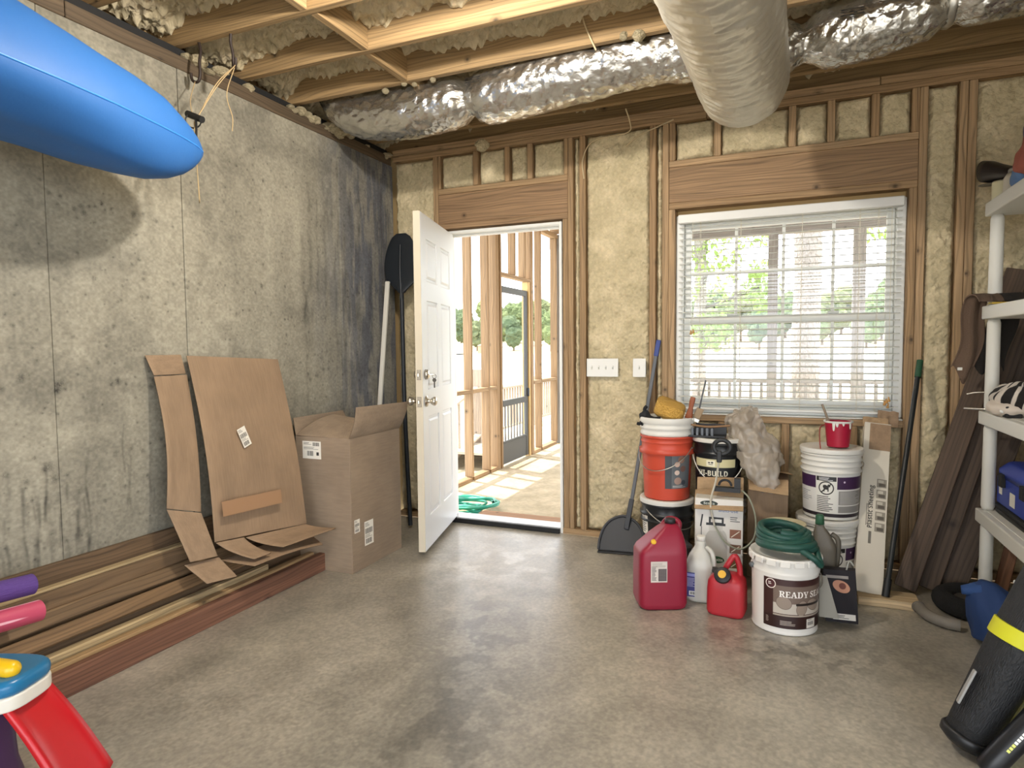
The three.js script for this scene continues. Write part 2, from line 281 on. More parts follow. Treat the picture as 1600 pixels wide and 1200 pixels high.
// ---------------------------------------------------------------- ceiling: joists, blocking, foam
const ceiling = structure('ceiling');
const joistZ = [.2, .585, .975, 1.355, 1.76, 2.16, 2.56, 2.96, 3.36, 3.76, 4.16, 4.56, 4.96, 5.36, 5.76, 6.16, 6.56];
{
  seed = 21;
  board('subfloor', ceiling, [-.3, XR + .2], [YS, YS + .02], [-.12, ZF + .2], std({ color: 0x8d6f45, roughness: .9 }));
  board('rim_joist', ceiling, [-.14, XR], [YJ, YS], [-.089, -.05], joistW);
  board('rim_joist', ceiling, [-.2, -.145], [2.575, YS], [-.05, ZF], joistW);
  for (const z of joistZ) board('joist', ceiling, [-.14, XR], [YJ, YS - .001], [z - .019, z + .019], joistW);
  for (let i = 0; i < joistZ.length - 1; i++) { if (i > 4) break; const x = .72 + (i % 2 ? .02 : 0); board('blocking', ceiling, [x, x + .038], [YJ + .001, YS - .002], [joistZ[i] + .0195, joistZ[i + 1] - .0195], joistW); }
  for (let i = 0; i < joistZ.length - 1; i++) {         // sprayed foam under the subfloor of every bay
    const z0 = (i ? joistZ[i] + .019 : .22), z1 = joistZ[i + 1] - .019; if (z0 > 3) break;
    foamBay(z0, z1, i);
  }
  foamBay(-.05, .181, 30);
  function foamBay(z0, z1, s) {
    const g = new THREE.PlaneGeometry(XR + .13, z1 - z0, 330, Math.max(10, Math.round((z1 - z0) / .013))); g.rotateX(Math.PI / 2);
    const p = g.attributes.position, uv = g.attributes.uv;
    for (let i = 0; i < p.count; i++) {
      const x = p.getX(i) + XR / 2 - .06, z = p.getZ(i) + (z0 + z1) / 2;
      const wob = PN.noise(x * 3, z * 3, s) * .05, lump = Math.abs(PN.noise(x * 22, z * 22, s * 5)) * .05 + Math.abs(PN.noise(x * 48, z * 48, s)) * .026;
      const side = Math.min(z - z0, z1 - z), cr = .03 * (1 - sm(0, .06, side));
      p.setY(i, YS - .1 + wob - lump - cr * (.4 + PN.noise(x * 9, 0, s)) - .06 * (1 - sm(-.1, .15, x))); uv.setXY(i, x + s, z);
    }
    g.computeVertexNormals(); const m = M('spray_foam', g, foamC, ceiling); m.position.set(XR / 2 - .06, 0, (z0 + z1) / 2);
  }
  // drips and blobs of foam stuck on the framing
  seed = 31; const blob = noisy(new THREE.IcosahedronGeometry(1, 3), .3, 1.6);
  for (const [x, y, z, r] of [[2.0, 2.69, .98, .03], [1.93, 2.7, .985, .022], [.83, 2.56, .22, .045], [.72, 2.69, .97, .016], [.78, 2.68, .96, .014], [.9, 2.68, .97, .016], [.6, 2.67, .97, .018]]) { const b = M('foam_blob', blob, foamM, ceiling); b.position.set(x, y, z); b.scale.set(r, r * .8, r); b.rotation.y = rnd() * 6; }
  for (let i = 0; i < 24; i++) { const b = M('foam_blob', blob, foamM, ceiling); const r = rr(.012, .035); b.position.set(-.0 + rr(-.02, .02), 2.63 + rr(-.01, .03), rr(.05, 1.75)); b.scale.set(r, r * rr(.5, 1), r * rr(.8, 2)); b.rotation.y = rnd() * 6; }
}

// ---------------------------------------------------------------- the open six-panel door
{
  const d = structure('door_1'), W = .81, H = 2.012, T = .042;
  d.position.set(DOOR.x0 + .006, .038, .004); d.rotation.y = -75.5 * Math.PI / 180;
  const paint = phy({ color: 0xe6e8e9, roughness: .38, bumpMap: rep(woodBump, 1, 3), bumpScale: .0006 });
  const rows = [[.2, .8], [.97, 1.5], [1.62, 1.87]], cols = [[.115, .36], [.45, .695]];
  const sh = new THREE.Shape([[0, 0], [W, 0], [W, H], [0, H]].map(([x, y]) => new THREE.Vector2(x, y)));
  for (const [y0, y1] of rows) for (const [x0, x1] of cols) sh.holes.push(new THREE.Path([[x0, y0], [x0, y1], [x1, y1], [x1, y0]].map(([x, y]) => new THREE.Vector2(x, y))));
  const core = M('door_slab', new THREE.BoxGeometry(W, H, T - .018), paint, d); core.position.set(W / 2, H / 2, -T / 2);
  const face = new THREE.ExtrudeGeometry(sh, { depth: .006, bevelEnabled: true, bevelThickness: .0035, bevelSize: .006, bevelOffset: -.006, bevelSegments: 2 });
  const fa = M('door_face', face, paint, d); fa.position.z = -.009; const fb = M('door_face', face, paint, d); fb.position.z = -T + .003;
  for (const [y0, y1] of rows) for (const [x0, x1] of cols) for (const s of [0, 1]) {
    const w = x1 - x0 - .06, h = y1 - y0 - .06, p = new THREE.Shape([[-w / 2, -h / 2], [w / 2, -h / 2], [w / 2, h / 2], [-w / 2, h / 2]].map(([x, y]) => new THREE.Vector2(x, y)));
    const m = M('door_panel', new THREE.ExtrudeGeometry(p, { depth: .001, bevelEnabled: true, bevelThickness: .006, bevelSize: .012, bevelOffset: -.0, bevelSegments: 1 }), paint, d);
    m.position.set((x0 + x1) / 2, (y0 + y1) / 2, s ? -T + .006 : -.008);
  }
  const edge = M('door_edge', chamfer(.004, H, T, .001), plain(0xcdc3ae, .6), d); edge.position.set(W + .002, H / 2, -T / 2);
  const nickel = std({ color: 0xcfc8ba, roughness: .25, metalness: .95 });
  const knobG = lathe([[0, 0], [.033, 0], [.033, .008], [.014, .012], [.011, .03], [.02, .036], [.027, .048], [.027, .058], [.018, .066], [0, .067]], 32);
  for (const s of [1, -1]) { const k = M('door_knob', knobG, nickel, d); k.position.set(W - .06, .9, s > 0 ? .002 : -T - .0); k.rotation.x = s * Math.PI / 2; }
  const boltG = lathe([[0, 0], [.031, 0], [.029, .014], [.02, .022], [0, .022]], 32);
  for (const s of [1, -1]) { const k = M('deadbolt', boltG, nickel, d); k.position.set(W - .06, 1.06, s > 0 ? .002 : -T); k.rotation.x = s * Math.PI / 2; }
  for (const y of [.9, 1.06]) { const l = M('latch_plate', chamfer(.003, .06, .026, .0008), std({ color: 0x8d8577, roughness: .35, metalness: .9 }), d); l.position.set(W + .005, y, -T / 2); const b = M('latch_bolt', chamfer(.016, .022, .012, .002), nickel, d); b.position.set(W + .013, y, -T / 2); }
  // hinges
  for (const y of [.2, 1.0, 1.8]) { const h = M('hinge', new THREE.CylinderGeometry(.006, .006, .09, 12), nickel, d); h.position.set(-.002, y, .004); }
  const key = thing('door_key', 'small dark key on a ring hanging from the deadbolt of the open white door', 'key');
  const kp = new THREE.Vector3(W - .06, 1.06, -T - .026).applyEuler(d.rotation).add(d.position); key.position.copy(kp); key.rotation.y = d.rotation.y;
  const dk = std({ color: 0x4a4640, roughness: .4, metalness: .8 });
  const ins = M('key_blade', chamfer(.004, .01, .05, .001), steel, key); ins.position.set(0, 0, -.005);
  const ring = M('key_ring', new THREE.TorusGeometry(.012, .0015, 8, 24), dk, key); ring.position.set(0, -.012, -.028); ring.rotation.y = Math.PI / 2;
  const bow = M('key_bow', new THREE.CylinderGeometry(.012, .012, .003, 20), dk, key); bow.position.set(0, -.034, -.028); bow.rotation.set(0, 0, Math.PI / 2);
  const bl = M('spare_blade', chamfer(.002, .035, .008, .0008), dk, key); bl.position.set(0, -.062, -.028);
}
// ---------------------------------------------------------------- window with grid, glass
{
  const w = structure('window_1'), vinyl = phy({ color: 0xe4e6e2, roughness: .4 });
  const { x0, x1, y0, y1 } = WIN, b = (n, x, y, z) => board(n, w, x, y, z, vinyl, .004);
  b('window_frame', [x0, x0 + .045], [y0, y1], [-.125, -.045]); b('window_frame', [x1 - .045, x1], [y0, y1], [-.125, -.045]); b('window_frame', [x0 + .045, x1 - .045], [y1 - .045, y1], [-.125, -.045]); b('window_frame', [x0 + .045, x1 - .045], [y0, y0 + .045], [-.125, -.045]);
  const glass = phy({ color: 0xffffff, transmission: 1, thickness: 0, roughness: 0, ior: 1.45 });
  const a0 = x0 + .046, a1 = x1 - .046, ym = 1.41;
  for (const [lo, hi, z] of [[y0 + .046, ym + .02, -.075], [ym - .02, y1 - .046, -.105]]) {
    const zz = [z - .014, z + .014];
    b('sash', [a0, a0 + .04], [lo, hi], zz); b('sash', [a1 - .04, a1], [lo, hi], zz); b('sash', [a0 + .04, a1 - .04], [lo, lo + .042], zz); b('sash', [a0 + .04, a1 - .04], [hi - .042, hi], zz);
    const g = board('pane', w, [a0 + .03, a1 - .03], [lo + .03, hi - .03], [z - .0015, z + .0015], glass, .0003); g.castShadow = false;
    const gy = [lo + .042, hi - .042], gx = [a0 + .04, a1 - .04];
    for (let k = 1; k < 4; k++) { const x = gx[0] + (gx[1] - gx[0]) * k / 4; b('muntin', [x - .009, x + .009], gy, [z + .002, z + .009]); }
    const y = (gy[0] + gy[1]) / 2; b('muntin', gx, [y - .009, y + .009], [z + .0095, z + .013]);
  }
  for (const x of [2.35, 2.9]) { const l = b('sash_lock', [x - .03, x + .03], [ym + .021, ym + .035], [-.09, -.065]); l.material = vinyl; }
  const st = structure('trim_3'); board('window_stool', st, [x0 + .001, x1 - .001], [.834, .841], [-.088, .004], white);
}
{
  const t = thing('venetian_blind', 'white venetian blind with open slats hanging inside the window', 'blind', [0, 0, 0]);
  const sl = phy({ color: 0xd4d6d0, roughness: .55 }), x0 = 2.04, x1 = 3.228;
  const hr = board('headrail', t, [x0, x1], [1.995, 2.047], [-.044, .006], white, .004); hr.userData.label = 'white headrail with valance';
  const n = 30, yTop = 1.972, yBot = .905, W = .038, geo = (() => {
    const s = new THREE.Shape(); const k = 6, pts = []; for (let i = 0; i <= k; i++) { const u = i / k - .5; pts.push([u * W, .0035 * (1 - 4 * u * u)]); } for (let i = k; i >= 0; i--) { const u = i / k - .5; pts.push([u * W, .0035 * (1 - 4 * u * u) - .0016]); }
    pts.forEach(([a, b], i) => i ? s.lineTo(a, b) : s.moveTo(a, b)); const g = new THREE.ExtrudeGeometry(s, { depth: x1 - x0 - .012, bevelEnabled: false }); g.rotateY(Math.PI / 2); return g;
  })();
  for (let i = 0; i < n; i++) { const m = M('slat', geo, sl, t); m.position.set(x0 + .006, yTop - (yTop - yBot) * i / (n - 1), -.02); m.rotation.x = .1 + (i % 3 - 1) * .012; }
  board('bottom_rail', t, [x0 + .004, x1 - .004], [.862, .878], [-.038, -.002], white, .004);
  const cm = plain(0xded9c9, .8);
  for (const x of [2.17, 2.4, 2.73, 3.02, 3.11]) for (const z of [-.0405, .0005]) { const c = M('ladder_cord', new THREE.CylinderGeometry(.0012, .0012, 1.12, 6), cm, t); c.position.set(x, 1.437, z); }
  const lift = M('lift_cord', new THREE.CylinderGeometry(.0015, .0015, 1.05, 6), cm, t); lift.position.set(3.17, 1.47, .006);
  const tas = lathe([[0, .024], [.003, .023], [.004, .012], [.008, 0], [.006, -.004], [0, -.004]], 16), wd = plain(0xb98b4c, .6);
  for (const [x, y] of [[3.165, .93], [3.176, .94], [3.155, .92], [3.17, .905]]) { const m = M('tassel', tas, wd, t); m.position.set(x, y, .007); m.rotation.z = rr(-.2, .2); }
  for (const [x, y] of [[2.12, 1.325], [2.134, 1.332]]) { const m = M('tassel', tas, wd, t); m.position.set(x, y, .007); } const c2 = M('tilt_cord', new THREE.CylinderGeometry(.0012, .0012, .66, 6), cm, t); c2.position.set(2.128, 1.67, .006);
}
// ---------------------------------------------------------------- insulated ducts
const foilBump = dataTex(512, 512, (u, v) => { const a = Math.abs(fbm(u, v, 10, 10, 4, 301) - .5), b = Math.abs(fbm(u, v, 34, 34, 3, 303) - .5); return clamp(1 - 2.6 * a - 1.2 * b); }, false);
const foil = std({ color: 0xd4d2cc, metalness: .95, roughness: .26, bumpMap: rep(foilBump, 2, 1), bumpScale: .004, side: THREE.DoubleSide });
const foilDull = std({ color: 0xc9c4b6, metalness: .7, roughness: .42, bumpMap: rep(foilBump, 3, 1), bumpScale: .004, side: THREE.DoubleSide });
function ductGeo(pts, rad, ns, nr, wr, s) {
  const cv = new THREE.CatmullRomCurve3(pts), fr = cv.computeFrenetFrames(ns), pos = [], uv = [], idx = [], P = V(0, 0, 0);
  for (let i = 0; i <= ns; i++) {
    const t = i / ns; cv.getPointAt(t, P);
    for (let j = 0; j <= nr; j++) {
      const a = j / nr * Math.PI * 2, r = rad(t, a) + wr * (Math.abs(PN.noise(t * 22 + s, Math.cos(a) * 3, Math.sin(a) * 3)) * -1.2 + .6 * PN.noise(t * 60, Math.cos(a) * 7, Math.sin(a) * 7 + s));
      const n = fr.normals[i].clone().multiplyScalar(Math.cos(a)).addScaledVector(fr.binormals[i], Math.sin(a));
      pos.push(P.x + n.x * r, P.y + n.y * r, P.z + n.z * r); uv.push(t, j / nr);
    }
  }
  for (let i = 0; i < ns; i++) for (let j = 0; j < nr; j++) { const a = i * (nr + 1) + j, b = a + nr + 1; idx.push(a, b, a + 1, b, b + 1, a + 1); }
  const g = new THREE.BufferGeometry(); g.setAttribute('position', new THREE.Float32BufferAttribute(pos, 3)); g.setAttribute('uv', new THREE.Float32BufferAttribute(uv, 2)); g.setIndex(idx); g.computeVertexNormals(); return g;
}
const inkTex = canvasTex(256, 64, (g) => { g.clearRect(0, 0, 256, 64); g.fillStyle = '#1b1a18'; g.font = 'italic bold 50px sans-serif'; g.fillText('R-6.0', 40, 50); });
const ink = std({ map: inkTex, transparent: true, roughness: .6 });
{
  const t = thing('trunk_duct', 'wide foil-wrapped trunk duct with a closed end, running overhead toward the window', 'duct');
  const g = ductGeo([V(2.455, 2.44, .79), V(2.44, 2.435, 1.3), V(2.4, 2.43, 2.2), V(2.3, 2.43, 4), V(2.2, 2.43, 6.7)], (u, a) => .197 * Math.sqrt(clamp((u + .0006) / .012)) * (1 - .012 * Math.max(0, Math.cos(u * 90))) - .008 * Math.abs(PN.noise(u * 240, Math.cos(a) * 1.6, Math.sin(a) * 1.6)) - .01 * Math.abs(PN.noise(u * 95, Math.cos(a) * 1.2 + 4, Math.sin(a) * 1.2)), 700, 56, .003, 3);
  M('duct_wrap', g, foilDull, t);
  // hanging straps up to the joists
  for (const z of [1.36, 2.16]) for (const s of [-1, 1]) board('hanger_strap', t, [2.43 + s * .197 - .001, 2.43 + s * .197 + .001], [2.44, YJ], [z - .02, z + .02], steel, .0003);
}
{
  const t = thing('branch_duct', 'silver flexible duct pinched by a strap, running left from the trunk duct into the corner', 'duct');
  const pinch = (u, c, w) => Math.exp(-Math.pow((u - c) / w, 2));
  const g = ductGeo([V(2.36, 2.6, .82), V(2.1, 2.67, .8), V(1.6, 2.655, .79), V(1.2, 2.62, .79), V(.93, 2.62, .79), V(.6, 2.61, .79), V(.34, 2.64, .78), V(.17, 2.74, .77), V(.14, 2.86, .77)], (u) => .135 + .018 * pinch(u, .35, .2) + .014 * pinch(u, .72, .1) - .05 * pinch(u, .565, .022) - .02 * pinch(u, .02, .03), 260, 56, .014, 7);
  M('duct_sleeve', g, foil, t);
  const s = M('support_strap', new THREE.TorusGeometry(.1, .004, 8, 40), std({ color: 0xc4c2bb, metalness: .9, roughness: .3 }), t); s.position.set(.945, 2.62, .79); s.rotation.y = Math.PI / 2; s.scale.set(1, 1, 5);
  const q = M('printed_rating', new THREE.CylinderGeometry(.1585, .1585, .16, 16, 1, true, -.22, .44), ink, t); q.rotation.set(0, 0, Math.PI / 2); q.rotation.order = 'YXZ'; q.position.set(1.12, 2.62, .79); q.rotation.set(-.25, 0, Math.PI / 2); q.castShadow = false; q.userData.label = 'printed R-6.0 marking';
}
{
  const t = thing('branch_duct', 'crumpled silver flexible duct leading right from the trunk duct above the window', 'duct');
  const pinch = (u, c, w) => Math.exp(-Math.pow((u - c) / w, 2));
  const g = ductGeo([V(2.54, 2.59, .8), V(2.76, 2.615, .77), V(3.05, 2.65, .78), V(3.28, 2.68, .78), V(3.55, 2.7, .78), V(3.9, 2.7, .78), V(4.32, 2.7, .78)], (u) => .125 + .016 * pinch(u, .24, .1) - .045 * pinch(u, .09, .03) - .035 * pinch(u, .4, .03), 200, 56, .016, 13);
  M('duct_sleeve', g, foil, t);
  for (const x of [3.25]) { const s = M('support_strap', new THREE.TorusGeometry(.096, .004, 8, 40), std({ color: 0xc4c2bb, metalness: .9, roughness: .3 }), t); s.position.set(x, 2.675, .78); s.rotation.y = Math.PI / 2; s.scale.set(1, 1, 4); }
  const q = M('printed_rating', new THREE.CylinderGeometry(.156, .156, .16, 16, 1, true, -.22, .44), ink, t); q.rotation.set(-.1, 0, Math.PI / 2); q.position.set(2.88, 2.63, .775); q.castShadow = false; q.userData.label = 'printed R-6.0 marking';
}
// cables stapled along the framing
{
  const c = plain(0xcbb893, .7), cable = (pts, label) => tag(M('electric_cable', tube(pts, .0045, 60, 6), c), label, 'cable');
  cable([V(1.76, 2.66, .19), V(1.77, 2.6, .12), V(1.74, 2.58, .02), V(1.5, 2.55, .012), V(1.44, 2.45, .006), V(1.448, 2.33, .006)], 'pale cable dropping from the joist to the stud right of the door header');
  cable([V(2.01, 2.62, .006), V(1.9, 2.585, .008), V(1.8, 2.55, .012), V(1.72, 2.5, .006)], 'pale cable looping from the top plate onto the foam left of the window');
  cable([V(1.72, 2.9, 1.0), V(1.74, 2.8, 1.0), V(1.78, 2.7, 1.0), V(1.8, 2.655, .995)], 'short pale cable end dangling from the joist over the silver duct');
}
// ---------------------------------------------------------------- bare-bulb lamps, above the frame and behind the camera
function lamp(pos, cd, label) {
  const t = thing('ceiling_lamp', label, 'lamp', pos);
  M('lampholder', lathe([[0, 0], [.055, 0], [.055, -.012], [.035, -.03], [.022, -.045], [0, -.045]], 32), white, t);
  const b = M('light_bulb', lathe([[.012, -.04], [.014, -.05], [.026, -.075], [.03, -.095], [.024, -.117], [.012, -.126], [0, -.128]], 24), std({ color: 0xffffff, emissive: 0xfff1dc, emissiveIntensity: 4, roughness: .4 }), t);
  const l = new THREE.PointLight(0xfff8ee, cd, 0, 2); l.position.set(0, -.095, 0); l.castShadow = true; l.shadow.radius = 2.2; t.add(l); l.name = 'bulb_light';
}
lamp([1.5, YJ, 2.16], 4.2, 'bare bulb lamp on the ceiling joist above the kayak bow');

// ---------------------------------------------------------------- screened porch outside the door
const PX = -.23, PZ = -4.42, PY = -.1;
{
  seed = 51;
  const slab = std({ color: 0xd8c9a8, roughness: .85, map: rep(foamMap, .8, .8), bumpMap: rep(concreteFine, 3, 3), bumpScale: .004 });
  const f = M('floor', metricUV(new THREE.BoxGeometry(5.3, .12, 4.5), 0), slab); f.name = 'floor_porch'; f.userData.kind = 'structure'; f.position.set(2.3, PY - .06, -2.36);
  const w = structure('wall_porch'), X = [PX - .089, PX];
  const st = (z, y0 = PY + .04, y1 = 2.74, t = .038) => board('stud', w, X, [y0, y1], [z - t / 2, z + t / 2], treated);
  for (const z of [-.4, -.85, -1.3, -1.72, -2.13, -3.74, -4.36]) st(z);
  st(-2.37, PY, 2.74, .08); board('post', w, [PX - .1, PX + .012], [PY, 2.74], [-2.455, -2.415], treated); board('door_jamb', w, [PX - .09, PX + .002], [PY, 2.05], [-3.34, -3.295], [wood(.74, .55, .27)]); st(-3.42, PY, 2.74, .08);
  for (const [a, b] of [[-4.34, -3.76], [-3.72, -3.46], [-2.33, -2.15], [-2.11, -1.74], [-1.7, -1.32], [-1.28, -.87], [-.83, -.42]]) { board('rail', w, X, [.79, .83], [a, b], treated); board('sill_plate', w, X, [PY, PY + .038], [a, b], treated); }
  board('door_header', w, X, [2.052, 2.09], [-3.38, -2.41], treated); st(-2.88, 2.092, 2.74); st(-3.2, 2.092, 2.74);
  board('top_plate', w, X, [2.742, 2.8], [-4.45, -.115], treated);
  const scr = std({ color: 0x3c4042, roughness: .8, transparent: true, opacity: .1, side: THREE.DoubleSide });
  for (const [a, b, y0, y1] of [[-4.34, -3.46, .83, 2.74], [-4.34, -3.46, PY + .04, .79], [-2.33, -.42, .83, 2.74], [-2.33, -.42, PY + .04, .79]]) { const m = M('insect_screen', new THREE.PlaneGeometry(b - a, y1 - y0), scr, w); m.rotation.y = Math.PI / 2; m.position.set(PX - .093, (y0 + y1) / 2, (a + b) / 2); m.castShadow = false; }
  // porch front: posts, beam and rail seen through the window
  const pw = structure('wall_porch_front'), Z = [PZ - .09, PZ];
  for (const [a, b] of [[-.32, -.2], [1.0, 1.1], [2.475, 2.59], [3.4, 3.53], [4.75, 4.88]]) board('post', pw, [a, b], [PY, 2.6], [PZ - .115, PZ], greyW);
  board('beam', pw, [-.35, 4.95], [2.6, 2.8], [PZ - .12, PZ], greyW);
  board('top_rail', pw, [-.2, 4.8], [.78, .82], [PZ - .07, PZ - .03], greyW); board('bottom_rail', pw, [-.2, 4.8], [.02, .06], [PZ - .06, PZ - .03], greyW);
  for (let x = -.1; x < 4.8; x += .125) board('baluster', pw, [x, x + .034], [.061, .779], [PZ - .062, PZ - .028], greyW);
  const rf = structure('ceiling_porch'); seed = 52;
  for (let i = 0; i < 11; i++) board('roof_joist', rf, [PX - .1, 4.95], [2.8, 2.94], [-.5 - i * .39, -.46 - i * .39], treated);
  board('roof_deck', rf, [PX - .25, 5.2], [2.941, 2.97], [PZ - .2, -.115], plain(0xb9a684, .9));
}
{ // aluminium screen door
  const t = thing('screen_door', 'dark grey screen door with thin bars and a solid kick plate in the porch wall', 'door', [PX - .03, PY + .02, -2.46]);
  const m = std({ color: 0x4d4d4b, roughness: .6, metalness: .1 }), b = (n, y, z, x = [-.016, .016]) => board(n, t, x, y, z, m, .003);
  b('stile', [0, 2.02], [-.06, 0]); b('stile', [0, 2.02], [-.83, -.77]); b('top_rail', [1.95, 2.02], [-.769, -.061]); b('lock_rail', [.66, .73], [-.769, -.061]); b('kick_plate', [.0, .24], [-.769, -.061], [-.01, .01]); b('bottom_rail', [.241, .265], [-.769, -.061]);
  for (let i = 1; i <= 7; i++) b('bar', [.266, .659], [-.061 - i * .0885 - .007, -.061 - i * .0885 + .007], [-.006, .006]);
  const h = M('handle', chamfer(.03, .1, .02, .004), black, t); h.position.set(.03, .78, -.8);
  const s = M('insect_screen', new THREE.PlaneGeometry(.708, 1.22), std({ color: 0x4a4f52, roughness: .8, transparent: true, opacity: .12, side: THREE.DoubleSide }), t); s.rotation.y = Math.PI / 2; s.position.set(0, 1.34, -.415); s.castShadow = false;
}
{ // things on the porch floor
  const gm = phy({ color: 0x2fa08a, roughness: .35 }), pts = []; seed = 61;
  for (let k = 0; k <= 7 * 24; k++) { const a = k / 24 * Math.PI * 2, r = .17 + .075 * Math.sin(k * .23) + .01 * Math.sin(k * 1.3), y = .014 + .075 * (k / 168) + .012 * Math.sin(a * 2 + k * .05); pts.push(V(Math.cos(a) * r * 1.15, y, Math.sin(a) * r)); }
  const h = thing('garden_hose', 'light green garden hose coiled on the porch floor outside the door', 'hose', [.24, PY, -.62]); M('hose_coil', tube(pts, .011, 420, 8), gm, h);
  const ce = M('hose_end', new THREE.CylinderGeometry(.014, .014, .04, 14), brass, h); ce.position.set(-.2, .016, .1); ce.rotation.z = Math.PI / 2;
  const pl = board('wood_plank', scene, [.5, 1.4], [PY + .0, PY + .08], [-.44, -.2], [wood(.42, .24, .13)]); tag(pl, 'red-brown plank lying just outside the door threshold', 'plank');
  const mat = board('floor_mat', scene, [.95, 1.6], [PY, PY + .008], [-1.55, -.95], plain(0xaaa79f, .9)); tag(mat, 'thin grey mat on the porch floor near the door jamb', 'mat');
  const nz = thing('pool_noodle', 'pale blue foam noodle standing against the porch wall past the screen door', 'pool noodle', [PX + .32, PY, -3.95]); M('noodle_body', tube([V(0, 0, 0), V(0, .4, 0), V(-.02, .8, -.02), V(-.04, 1.05, -.02)], .032, 30, 14), plain(0x7fb7dc, .7), nz); const cp = M('noodle_end', new THREE.SphereGeometry(.032, 16, 10), plain(0x9cc9e6, .7), nz); cp.position.set(-.04, 1.05, -.02);
}
{ // open deck, railings and steps beyond the porch
  const d = thing('deck_rail', 'weathered wooden deck railing with balusters and steps beyond the porch screens', 'railing'); seed = 71;
  const rx = -2.5, y0 = -.5;
  board('top_rail', d, [rx - .07, rx + .07], [.42, .46], [-12, -6.6], deckW); board('bottom_rail', d, [rx - .02, rx + .02], [y0 + .1, y0 + .15], [-12, -6.6], deckW);
  for (let z = -6.75; z > -12; z -= .14) board('baluster', d, [rx - .017, rx + .017], [y0 + .151, .419], [z - .017, z + .017], deckW);
  board('newel_post', d, [rx - .08, rx + .08], [y0, .85], [-6.6, -6.44], deckW); board('newel_post', d, [rx - .06, rx + .06], [y0, .6], [-9.3, -9.2], deckW);
  beam('stair_rail', d, V(rx, .52, -6.44), V(rx, .0, -4.6), .09, .04, deckW); beam('stair_stringer', d, V(rx, -.35, -6.44), V(rx, -.85, -4.6), .2, .04, deckW);
  for (let i = 0; i < 6; i++) { const z = -6.3 + i * .28, k = (z + 6.44) / 1.84 * .52; board('baluster', d, [rx - .017, rx + .017], [-.3 - k, .5 - k], [z - .017, z + .017], deckW); }
  const dk = structure('floor_deck'); const pale = [wood(.62, .56, .47), wood(.56, .5, .42)];
  for (let i = 0; i < 34; i++) board('deck_board', dk, [-6, PX - .35], [y0 - .04, y0], [-12.2 + i * .2, -12.2 + i * .2 + .19], pale);
}
{ // yard, lake and far bank
  const g = M('ground', metricUV(new THREE.BoxGeometry(80, .3, 24), 0), std({ color: 0xc9bc9c, roughness: 1, map: rep(foamMap, .3, .3) })); g.name = 'floor_yard'; g.userData.kind = 'structure'; g.position.set(-10, -.95, -15.5);
  const wt = M('lake', new THREE.PlaneGeometry(600, 150), phy({ color: 0x9fb4c0, roughness: .18, bumpMap: rep(concreteFine, 30, 12), bumpScale: .05 })); wt.name = 'floor_lake'; wt.userData.kind = 'structure'; wt.rotation.x = -Math.PI / 2; wt.position.set(-10, -.84, -103);
  const bg = new THREE.PlaneGeometry(420, 60, 60, 8); bg.rotateX(-Math.PI / 2); const p = bg.attributes.position; for (let i = 0; i < p.count; i++) p.setY(i, -1.2 + (30 - p.getZ(i)) * .11 + PN.noise(p.getX(i) * .05, p.getZ(i) * .06, 1) * 1.2); bg.computeVertexNormals();
  const b = M('bank', bg, std({ color: 0xd2c2a4, roughness: 1 })); b.name = 'floor_bank'; b.userData.kind = 'structure'; b.position.set(-25, 0, -188);
}
{ // trees on the far shore
  seed = 91; const trunkM = plain(0x6b5b48, .9), greens = [[.3, .38, .15], [.25, .34, .14], [.34, .4, .19], [.22, .31, .15]].map((c) => { const m = std({ roughness: 1, map: rep(foamMap, 3, 3), bumpMap: rep(foamBump, 3, 3), bumpScale: .5 }); m.color.setRGB(...c); return m; });
  const crowns = [0, 1, 2].map((k) => { const parts = []; for (let i = 0; i < 7; i++) { const g = noisy(new THREE.IcosahedronGeometry(rr(1.6, 2.6), 4), .9, .8, k * 7 + i); g.scale(1, rr(.8, 1.2), 1); g.translate(rr(-1.8, 1.8), rr(3.5, 9.5), rr(-1.5, 1.5)); parts.push(g); } return mergeGeometries(parts); });
  const tr = new THREE.CylinderGeometry(.18, .32, 7, 8).translate(0, 3.5, 0);
  const put = (x, z, s, k) => { const y = -1.2 + (-158 - z) * .11; const t = thing('shore_tree', 'leafy green tree in the row along the far shore of the lake', 'tree', [x, y - .3, z], 'trees on the far lake shore'); M('crown', crowns[k % 3], greens[k % 4], t); M('trunk', tr, trunkM, t); t.scale.set(s * rr(.85, 1.0), s, s); t.rotation.y = rr(0, 6); };
  let k = 0; for (const [x0, x1] of [[-106, -44], [-26, 46]]) for (let q = 0; q < 4; q++) for (let x = x0 + q * 3; x < x1; x += 12) put(x + rr(-.4, .4), -169 - q * 12, .92 + q * .1 + rr(0, .12), k++);
  for (const [x, z, w, c, l] of [[-86, -160.5, 7, 0xe6e0d4, 'low white lakeside boathouse under the trees, leftmost on the far shore'], [-74, -160.5, 5, 0xc98f6c, 'small reddish lakeside cabin under the trees on the far shore'], [-17, -160.5, 5, 0xd9a06a, 'orange-tinted lakeside cabin on the far shore seen through the window']]) { const h = thing('lake_house', l, 'house', [x, -.5, z]); const b = M('wall', new THREE.BoxGeometry(w, 2.2, 4), plain(c, .8), h); b.position.y = 1.1; const r = M('roof', new THREE.CylinderGeometry(.01, 3.4, 1.4, 4, 1).rotateY(Math.PI / 4).scale(w / 4.6, 1, .95), plain(0x8c857a, .8), h); r.position.y = 2.9; }
}
